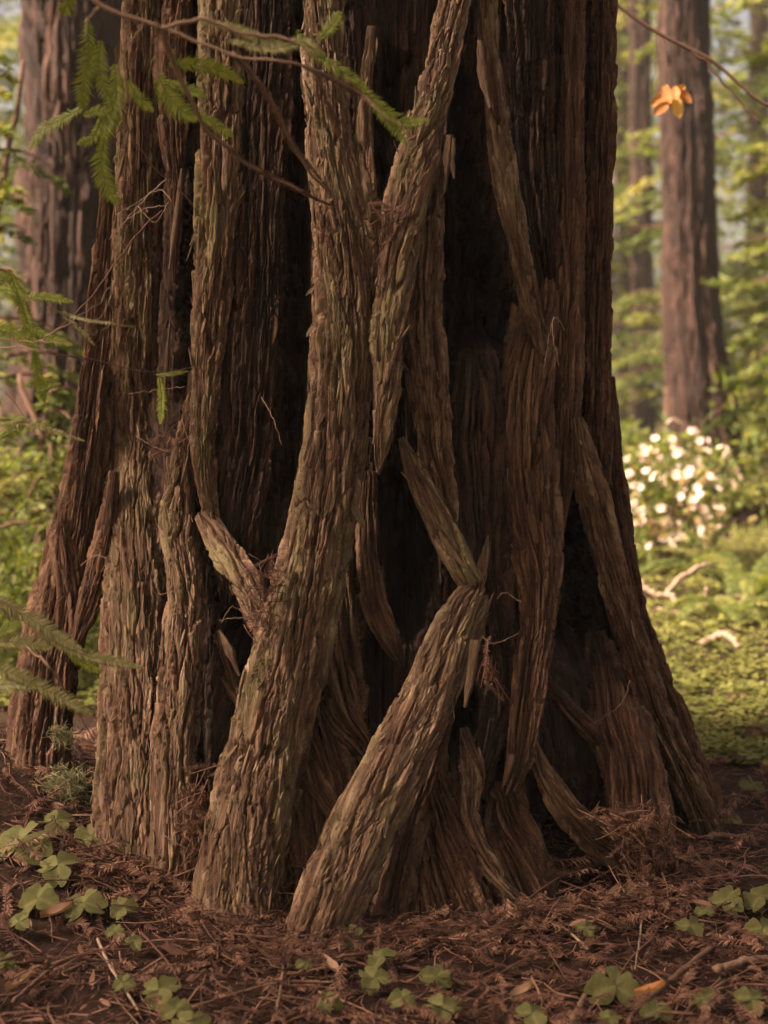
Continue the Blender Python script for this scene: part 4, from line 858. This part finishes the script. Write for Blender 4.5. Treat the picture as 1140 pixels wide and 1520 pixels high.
for k, (px, py, w, tail) in enumerate(SORREL):
    gp = on_ground(px, py + 26); D = gp[1] + 3; c = P(px, py, gp[1] - .0); sz = w * D / FPX * .52
    gz = float(ground_z(c[0], c[1])); c[2] = max(c[2], gz + .03)
    e = empty('sorrel_plant', (c[0], c[1], gz)); tag(e, 'wood sorrel, ' + tail, 'plant', 'wood sorrel in the litter')
    V, F = stick([[random.gauss(0, .006), random.gauss(0, .006), -.01], [0, .004, (c[2] - gz) * .5], [0, 0, c[2] - gz]], (.0013, .0009), 5, n=8)
    mesh_np('stem', V, F, M_SORREL_STEM, e, True, {'tone': np.full(len(V), .5)})
    a0 = random.uniform(0, 6.28); tz = np.array([random.gauss(0, .18), -.6 + random.gauss(0, .2), 1.0]); tz = norm(tz)
    for q in range(3):
        a = a0 + q * 2.094 + random.gauss(0, .10); x = np.array([math.cos(a), math.sin(a), 0]); x = norm(x - tz * x.dot(tz)); nz = norm(tz + x * random.uniform(-.05, .3)); x = norm(x - nz * x.dot(nz)); yv = np.cross(nz, x)
        M = np.eye(4); f = sz * random.uniform(.9, 1.1); M[:3, 0] = x * f; M[:3, 1] = yv * f; M[:3, 2] = nz * f; M[:3, 3] = [0, 0, c[2] - gz]
        inst('leaflet', leaf_meshes[(k * 2 + q * 4) % 9], M, e)

# ------------------------------------------------------------------ ground cover beyond the tree
def cover():
    s = Soup(); r = np.random.default_rng(21)
    n = 60000
    Y = 1.2 + 14 * r.random(n) ** 1.7; X = (r.random(n) - .5) * (1.2 + 0.85 * (Y + 3))
    keep = fbm(X / .9, Y / .9, 2, 3) + .55 * sstep(.8, 2.5, Y) > 0.0
    keep &= ~((X < .75) & (X > -1.4) & (Y < 2))
    X, Y = X[keep], Y[keep]; n = len(X); Z = ground_z(X, Y) + .012 + .03 * r.random(n)
    sz = .014 + .015 * r.random(n); a0 = r.random(n) * 6.28; tone = np.clip(.5 + .35 * fbm(X / .5, Y / .5, 2, 8) + .18 * r.normal(size=n), 0, 1)
    for q in range(3):
        a = a0 + q * 2.094; x = np.stack([np.cos(a), np.sin(a), r.normal(size=n) * .25], -1); yv = np.stack([-np.sin(a), np.cos(a), r.normal(size=n) * .25], -1)
        c = np.stack([X, Y, Z], -1); k = sz[:, None]
        V = np.stack([c, c + k * (.7 * x + .48 * yv), c + k * (1.0 * x + .0 * yv), c + k * (.7 * x - .48 * yv)], 1)
        s.add(V.reshape(-1, 3), np.array([[0, 1, 2, 3]]) + (np.arange(n) * 4)[:, None], np.repeat(tone, 4))
    o = s.build('ground_cover', M_COVER, smooth=False); tag(o, 'green carpet of sorrel leaves on the forest floor beyond the tree', 'ground cover', kind='stuff')
cover()

# ------------------------------------------------------------------ redwoods behind
def far_trunk(label, px_rows, D, height=14, seed=1):
    """px_rows: (px centre, py, width px) up the visible trunk"""
    Y = D - 3; rows = [[*P(a, b, Y), w * D / FPX / 2] for a, b, w in px_rows]
    rows = np.array(rows); base = rows[-1, :3].copy(); base[2] = float(ground_z(base[0], base[1])) - .05
    rows[-1, 2] = base[2]
    top = rows[0].copy(); d = (rows[0] - rows[1]) / max(rows[0, 2] - rows[1, 2], .05); up = [top + d * (k * height / 4) * .5 + np.array([0, 0, k * height / 4 * .5 - d[2] * 0, 0]) * 0 for k in range(0)]
    rows = np.vstack([[top[0] - .1, top[1], height, top[3] * .75], rows])
    e = empty('redwood_tree', base.tolist()); tag(e, label, 'tree', 'redwoods standing behind')
    n, m = 420, 200; f, L = smooth_path(rows, n); ph = np.linspace(0, 2 * np.pi, m, endpoint=False)
    PHI, S = np.meshgrid(ph, np.linspace(0, L, n)); t = PHI * f[:, 3].mean()
    q = max(1.5, f[:, 3].mean() / .12)
    det, pl = fibre_detail(t / q, S / q, seed * 13)
    R = f[:, 3][:, None] * (1 + .05 * np.cos(PHI * 3 + seed) + .12 * noise(np.cos(PHI) * 2.8 + seed, np.sin(PHI) * 2.8 + S * .3, seed) + .08 * noise(np.cos(PHI) * 5.5 + seed, np.sin(PHI) * 5.5 + S * .3, seed + 2)) + det * q * 1.3
    V = f[:, None, :3] + R[..., None] * np.stack([np.cos(PHI), np.sin(PHI), 0 * PHI], -1) - base
    mesh_np('trunk', V, grid_faces(n, m, True), M_FAR, e, True, {'plate': np.clip(pl, 0, 1), 'moss': 0 * pl + .1}, np.stack([t, S], -1).reshape(-1, 2))
    return e, rows
foliage_total = 0
def sprays(s, start, direction, length, n, r, leaf=.05, droop=.5, spread=.35):
    """one flat conifer branch made of small leaf faces, drooping to its tip"""
    d = norm(np.array(direction, float)); side = norm(np.cross(d, [0, 0, 1]))
    u = r.random(n) ** .8; v = (r.random(n) * 2 - 1) * (1 - u * .75) * spread
    c = np.asarray(start) + d * (u * length)[:, None] + side * (v * length)[:, None] + np.array([0, 0, -1]) * (droop * length * (u ** 2) + .25 * np.abs(v) * length)[:, None] + r.normal(size=(n, 3)) * leaf * .35
    ax = norm(d * .8 + side * np.sign(v)[:, None] * .9 + r.normal(size=(n, 3)) * .35 - np.array([0, 0, .4])); bx = norm(np.cross(ax, np.array([0, 0, 1]) + r.normal(size=(n, 3)) * .45))
    k = (leaf * (.6 + .8 * r.random(n)))[:, None]
    V = np.stack([c - ax * k, c + bx * k * .36, c + ax * k, c - bx * k * .36], 1)
    s.add(V.reshape(-1, 3), np.array([[0, 1, 2, 3]]) + (np.arange(n) * 4)[:, None], np.repeat(np.clip(.45 + .2 * r.normal() + .15 * r.normal(size=n), 0, 1), 4))
def small_tree(label, x, y, h, rad, seed, nb=46, nl=120, leaf=.05, z0=.3, group='young conifers in the understorey', tr=.035, tone=0):
    e = empty('young_conifer', (x, y, float(ground_z(x, y)))); tag(e, label, 'tree', group); r = np.random.default_rng(seed)
    V, F = stick([[0, 0, -.05], [r.normal() * .05, r.normal() * .05, h * .5], [r.normal() * .1, r.normal() * .1, h]], (tr, tr * .25), 8, .02, seed, n=24)
    t = mesh_np('trunk', V, F, M_TWIG, e, True, {'tone': np.full(len(V), .4)})
    s = Soup(); b = Soup()
    for k in range(nb):
        z = z0 + (h - z0) * (k + r.random()) / nb; a = r.random() * 6.28; L = rad * (1 - .65 * (z / h)) * r.uniform(.55, 1.1)
        d = np.array([math.cos(a), math.sin(a), r.uniform(-.1, .3)]); sprays(s, [0, 0, z], d, L, int(nl * L / rad) + 12, r, leaf, r.uniform(.15, .5))
        d = norm(d); V, F = stick([[0, 0, z], np.array([0, 0, z]) + d * L * .5, np.array([0, 0, z - .25 * L]) + d * L * .9], (tr * .28, .002), 4, n=6); b.add(V, F, .4)
    s.build('crown', M_GREEN, e, False); b.build('limb', M_TWIG, e)
    return e
far_trunk('broad blurred redwood trunk close behind on the left', [(108, -40, 136), (108, 250, 140), (104, 450, 146), (96, 650, 160), (84, 800, 190), (78, 900, 220)], 8.0, seed=3)
far_trunk('large blurred redwood leaning at right behind the pale blossoms', [(1014, -60, 64), (1018, 150, 68), (1024, 400, 74), (1036, 560, 86), (1050, 680, 104), (1062, 790, 140)], 12.0, seed=5)
far_trunk('slim blurred redwood between the big trunk and the leaning one', [(950, -60, 28), (951, 200, 30), (953, 450, 32), (954, 620, 34), (955, 712, 40)], 19.0, seed=7)
far_trunk('thin far trunk half hidden by the big trunk edge', [(926, -60, 16), (927, 300, 17), (929, 600, 18), (930, 690, 20)], 22.0, seed=9)
far_trunk('faint far trunk at the right picture edge', [(1128, -60, 26), (1126, 200, 26), (1122, 450, 28), (1120, 690, 32)], 24.0, seed=11)
def at(px, D): return (px - 570) / FPX * D
small_tree('young conifer with fine drooping sprays at the right picture edge', at(1180, 9.5), 6.5, 3.6, .8, 31, 50, 200, .03)
small_tree('yellow green young conifer beside the slim redwood', at(905, 20), 17.0, 7.5, 1.6, 32, 60, 220, .05)
small_tree('taller young conifer at the right picture edge', at(1260, 14.5), 11.5, 6.5, 1.5, 33, 60, 240, .045)
small_tree('young conifer standing behind the leaning redwood', at(1030, 18), 15, 7.5, 2.2, 34, 70, 240, .05)
small_tree('young conifer low at the left picture edge', at(-5, 6.6), 3.6, 2.3, .62, 35, 46, 200, .022, .15)
small_tree('young conifer behind the broad left trunk', at(-150, 13), 10, 5.0, 1.2, 36, 60, 220, .045)
small_tree('feathery conifer at the foot of the broad left trunk', at(75, 6.2), 3.2, 1.05, .50, 37, 30, 200, .02, .05)
def wood():
    s = Soup(); r = np.random.default_rng(77)
    for k in range(2800):
        if k < 1500: D = r.uniform(19, 34); a = r.uniform(-.42, .42)
        else: a = r.uniform(.42, 5.86); D = r.uniform(9, 17) if 2.2 < a < 4.1 else r.uniform(19, 30)  # unseen foliage ring added round and behind the camera to block low sky
        x, yy = D * math.sin(a), D * math.cos(a) - 3; z = r.random() ** 1.15 * (9 if k < 1500 else 13) + .1
        d = np.array([r.normal(), r.normal() - .3, .1])
        if k < 1500: sprays(s, [x, yy, z], d, r.uniform(1.1, 2.6), 100, r, .09, r.uniform(.1, .5), .45)
        else: sprays(s, [x, yy, z], d, r.uniform(1.6, 3.2), 40, r, .24, r.uniform(.1, .5), .45)
    o = s.build('woodland', M_GREEN, smooth=False); tag(o, 'blurred green woodland filling the distance, plus an unseen added ring blocking low sky', 'woodland', kind='stuff')
wood()
# low shrubs
def shrub(name, label, x, y, h, rad, seed, n, leaf, mat, blossoms=0, cat='shrub'):
    e = empty(name, (x, y, float(ground_z(x, y)))); tag(e, label, cat); r = np.random.default_rng(seed); s = Soup(); b = Soup(); f = Soup()
    for k in range(14):
        a = r.random() * 6.28; q = r.random() ** .5 * rad; tip = np.array([math.cos(a) * q, math.sin(a) * q, h * r.uniform(.5, 1)])
        V, F = stick([[0, 0, -.03], tip * [.35, .35, .55], tip], (.012, .004), 5, .01, k, n=9); b.add(V, F, .4)
    v = norm(r.normal(size=(n, 3))); rr = r.random(n) ** .4; c = v * rr[:, None] * [rad, rad, h * .52] * (1 + .25 * noise(v[:, 0] * 3, v[:, 2] * 3, seed))[:, None] + [0, 0, h * .52]
    ax = norm(v + r.normal(size=(n, 3)) * .6); bx = norm(np.cross(ax, r.normal(size=(n, 3)))); k = (leaf * (.6 + .8 * r.random(n)))[:, None]
    V = np.stack([c - ax * k, c + bx * k * .35, c + ax * k, c - bx * k * .35], 1)
    s.add(V.reshape(-1, 3), np.array([[0, 1, 2, 3]]) + (np.arange(n) * 4)[:, None], np.repeat(np.clip(.5 + .2 * r.normal(size=n), 0, 1), 4))
    s.build('leaves', mat, e, False); b.build('stems', M_TWIG, e)
    for q in range(blossoms):
        v = norm(r.normal(size=3) + [0, -.5, .25]); c = v * [rad, rad, h * .52] * r.uniform(.6, 1.08) * (1 + .3 * float(noise(v[0] * 2.2, v[2] * 2.2, seed))) + [0, 0, h * .52]; f = Soup()
        for t in range(r.integers(1, 4)):
            w = norm(v + r.normal(size=3) * .7); a = norm(np.cross(w, r.normal(size=3))); p = c + w * .03
            for u in range(5):
                ang = u * 1.257; dx = a * math.cos(ang) + np.cross(w, a) * math.sin(ang); sx = np.cross(w, dx)
                f.add(np.array([p, p + dx * .014 + sx * .010 + w * .004, p + dx * .026 + w * .010, p + dx * .014 - sx * .010 + w * .004]), np.array([[0, 1, 2, 3]]), r.uniform(.2, 1))
        f.build('blossom', M_BLOSSOM, e, False)
    return e
shrub('rhododendron_bush', 'bush full of pale pink white blossoms in front of the leaning redwood', at(990, 8.9), 5.9, .70, .42, 51, 2000, .028, M_GREEN, 190)
shrub('shrub', 'low dark leafy shrub left of the dark root', at(20, 5.6), 2.6, .5, .34, 52, 3000, .02, M_GREEN)
shrub('shrub', 'green shrub at the right picture edge beyond the fern', at(1150, 12), 9.0, 1.3, .8, 53, 1800, .06, M_GREEN)
shrub('shrub', 'bright shrub peeping past the right edge of the big trunk', at(915, 13), 10.0, .7, .6, 54, 1300, .06, M_GREEN)
shrub('shrub', 'pale leafy shrub at the left picture edge behind the sprigs', at(-30, 7.5), 4.5, .8, .6, 55, 3500, .025, M_GREEN)
# sword ferns
def fern(label, x, y, L, n, seed):
    e = empty('sword_fern', (x, y, float(ground_z(x, y)))); tag(e, label, 'fern'); r = np.random.default_rng(seed)
    for k in range(n):
        a = k * 6.283 / n + r.normal() * .15; l = L * r.uniform(.75, 1.1); d = np.array([math.cos(a), math.sin(a), 0])
        u = np.linspace(0, 1, 5)[:, None]; path = d * (u * l * .85) + np.array([0, 0, 1]) * (l * (1.0 * u - .85 * u ** 2))
        V, F, A = sprig_np(path, .075, .016, (0, 0, 1), seed * 50 + k, .014, .2, 1, .12)
        mesh_np('frond', V, F, M_GREEN, e, False, {'tone': np.clip(A + r.normal() * .15, 0, 1)})
fern('arching sword fern at the right picture edge above the green carpet', at(1112, 7.6), 4.6, .75, 15, 61)
fern('sword fern low behind the dark root at left', at(25, 5.4), 2.4, .42, 12, 62)
fern('small sword fern right of the pale fallen branch', at(1085, 7.0), 4.0, .36, 10, 63)
# pale fallen branches on the green
def far_branch(label, paths, r):
    e0 = on_ground(*paths[0][0]); e = empty('fallen_branch', e0.tolist()); tag(e, label, 'branch')
    for k, pp in enumerate(paths):
        w = []
        for q, (a, b) in enumerate(pp): w.append(P(a, b, e0[1] + .06 * q * (1 if k % 2 else -1)) - e0)
        V, F = stick(w, (r, r * .6), 7, .015, k, n=10 * len(pp)); mesh_np('limb', V, F, M_TWIG, e, True, {'tone': np.full(len(V), .95)})
far_branch('pale forked fallen branch on the green carpet at right', [[(955, 906), (1000, 908), (1038, 924), (1050, 905), (1048, 872)], [(992, 884), (1005, 862), (1045, 838), (1060, 842)], [(940, 860), (970, 880), (992, 884), (1005, 890)], [(1050, 895), (1090, 888), (1140, 888)]], .014)
far_branch('reddish curled dead branch on the green carpet', [[(1040, 958), (1060, 946), (1080, 944), (1098, 960)]], .018)
# thin maple branch with orange leaves, upper right
mb = empty('maple_branch', P(900, -5, 2.2).tolist()); tag(mb, 'thin dark branch with an orange leaf cluster across the upper right', 'branch'); mo = P(900, -5, 2.2)
for k, (pts, r) in enumerate([([(900, -5, 2.2), (960, 38, 2.2), (1012, 68, 2.2), (1060, 92, 2.2), (1100, 125, 2.2), (1160, 165, 2.2), (1400, 260, 2.2), (1800, 330, 2.2)], (.006, .004)), ([(1012, 66, 2.2), (1045, 90, 2.2), (1080, 130, 2.2), (1128, 184, 2.2)], (.005, .003)), ([(985, 55, 2.2), (990, 90, 2.2), (996, 125, 2.2)], (.002, .001)), ([(975, 48, 2.2), (970, 120, 2.2), (955, 200, 2.2)], (.002, .001))]):
    V, F = stick(px_path(pts) - mo, r, 6, .006, k, n=8 * len(pts)); mesh_np('stem', V, F, M_TWIG, mb, True, {'tone': np.full(len(V), .15)})
for k in range(9):
    c = P(996 + random.gauss(0, 9), 132 + random.gauss(0, 8), 2.2 + random.gauss(0, .02)) - mo; V, F = leaf_blade(seed=k, w=.5, lobes=.25); V = V * random.uniform(.05, .075)
    d = norm(np.array([random.gauss(0, .55), random.gauss(0, .4), -1])); b = norm(np.cross(d, [0.2, 1, .1])); M = np.stack([d, b, np.cross(d, b)], 1)
    mesh_np('leaf', V @ M.T + c, F, M_ORANGE, mb, True, {'tone': np.full(len(V), random.random())})

# ------------------------------------------------------------------ unseen boughs added overhead to shade trunk and floor
def shade_boughs():
    s = Soup(); b = Soup(); r = np.random.default_rng(5)
    for k in range(26):
        z = r.uniform(3.8, 7.0); a = R_(240) + r.normal() * R_(30); L = r.uniform(5.8, 8.4)
        d = np.array([math.sin(a), math.cos(a), r.uniform(-.05, .25)]); st = np.array([0, 0, z])
        sprays(s, st + norm(d) * L * .5, d, L * .5, 150, r, .12, r.uniform(.05, .25), .5)
        d = norm(d); V, F = stick([st, st + d * L * .5, st + d * L * .9 - np.array([0, 0, .12 * L])], (.035, .006), 6, n=7); b.add(V, F, .4)
    s.build('crown', M_GREEN, tree, False); b.build('limb', M_TWIG, tree)  # added foliage and limbs, out of view, screening the sun
shade_boughs()

small_tree('pale feathery young conifer with sprays crossing the slim redwood', at(985, 15.5), 12.5, 5.6, .62, 38, 40, 70, .045, 1.2)
small_tree('young conifer whose fine sprays reach in from the right across the leaning redwood', at(1250, 10.6), 7.6, 4.2, 1.3, 40, 24, 320, .028, .9)
# ------------------------------------------------------------------ warm forest air
def haze():
    B = 96.0; z0, z1 = -3.0, 15.5
    V = np.array([[x, y, z] for x in (-B, B) for y in (-B, B) for z in (z0, z1)])
    F = np.array([[0, 1, 3, 2], [4, 6, 7, 5], [0, 4, 5, 1], [2, 3, 7, 6], [0, 2, 6, 4], [1, 5, 7, 3]])
    m, n, l, out = mat_new('forest_haze')
    v = N(n, 'ShaderNodeVolumePrincipled', Density=0.0022, Anisotropy=0.2); v.inputs['Color'].default_value = (0.95, 0.88, 0.78, 1)
    l.new(v.outputs[0], out.inputs['Volume'])
    o = mesh_np('haze', V, F, m, None, False); tag(o, 'faint warm haze in the forest air', 'haze', kind='stuff')
haze()
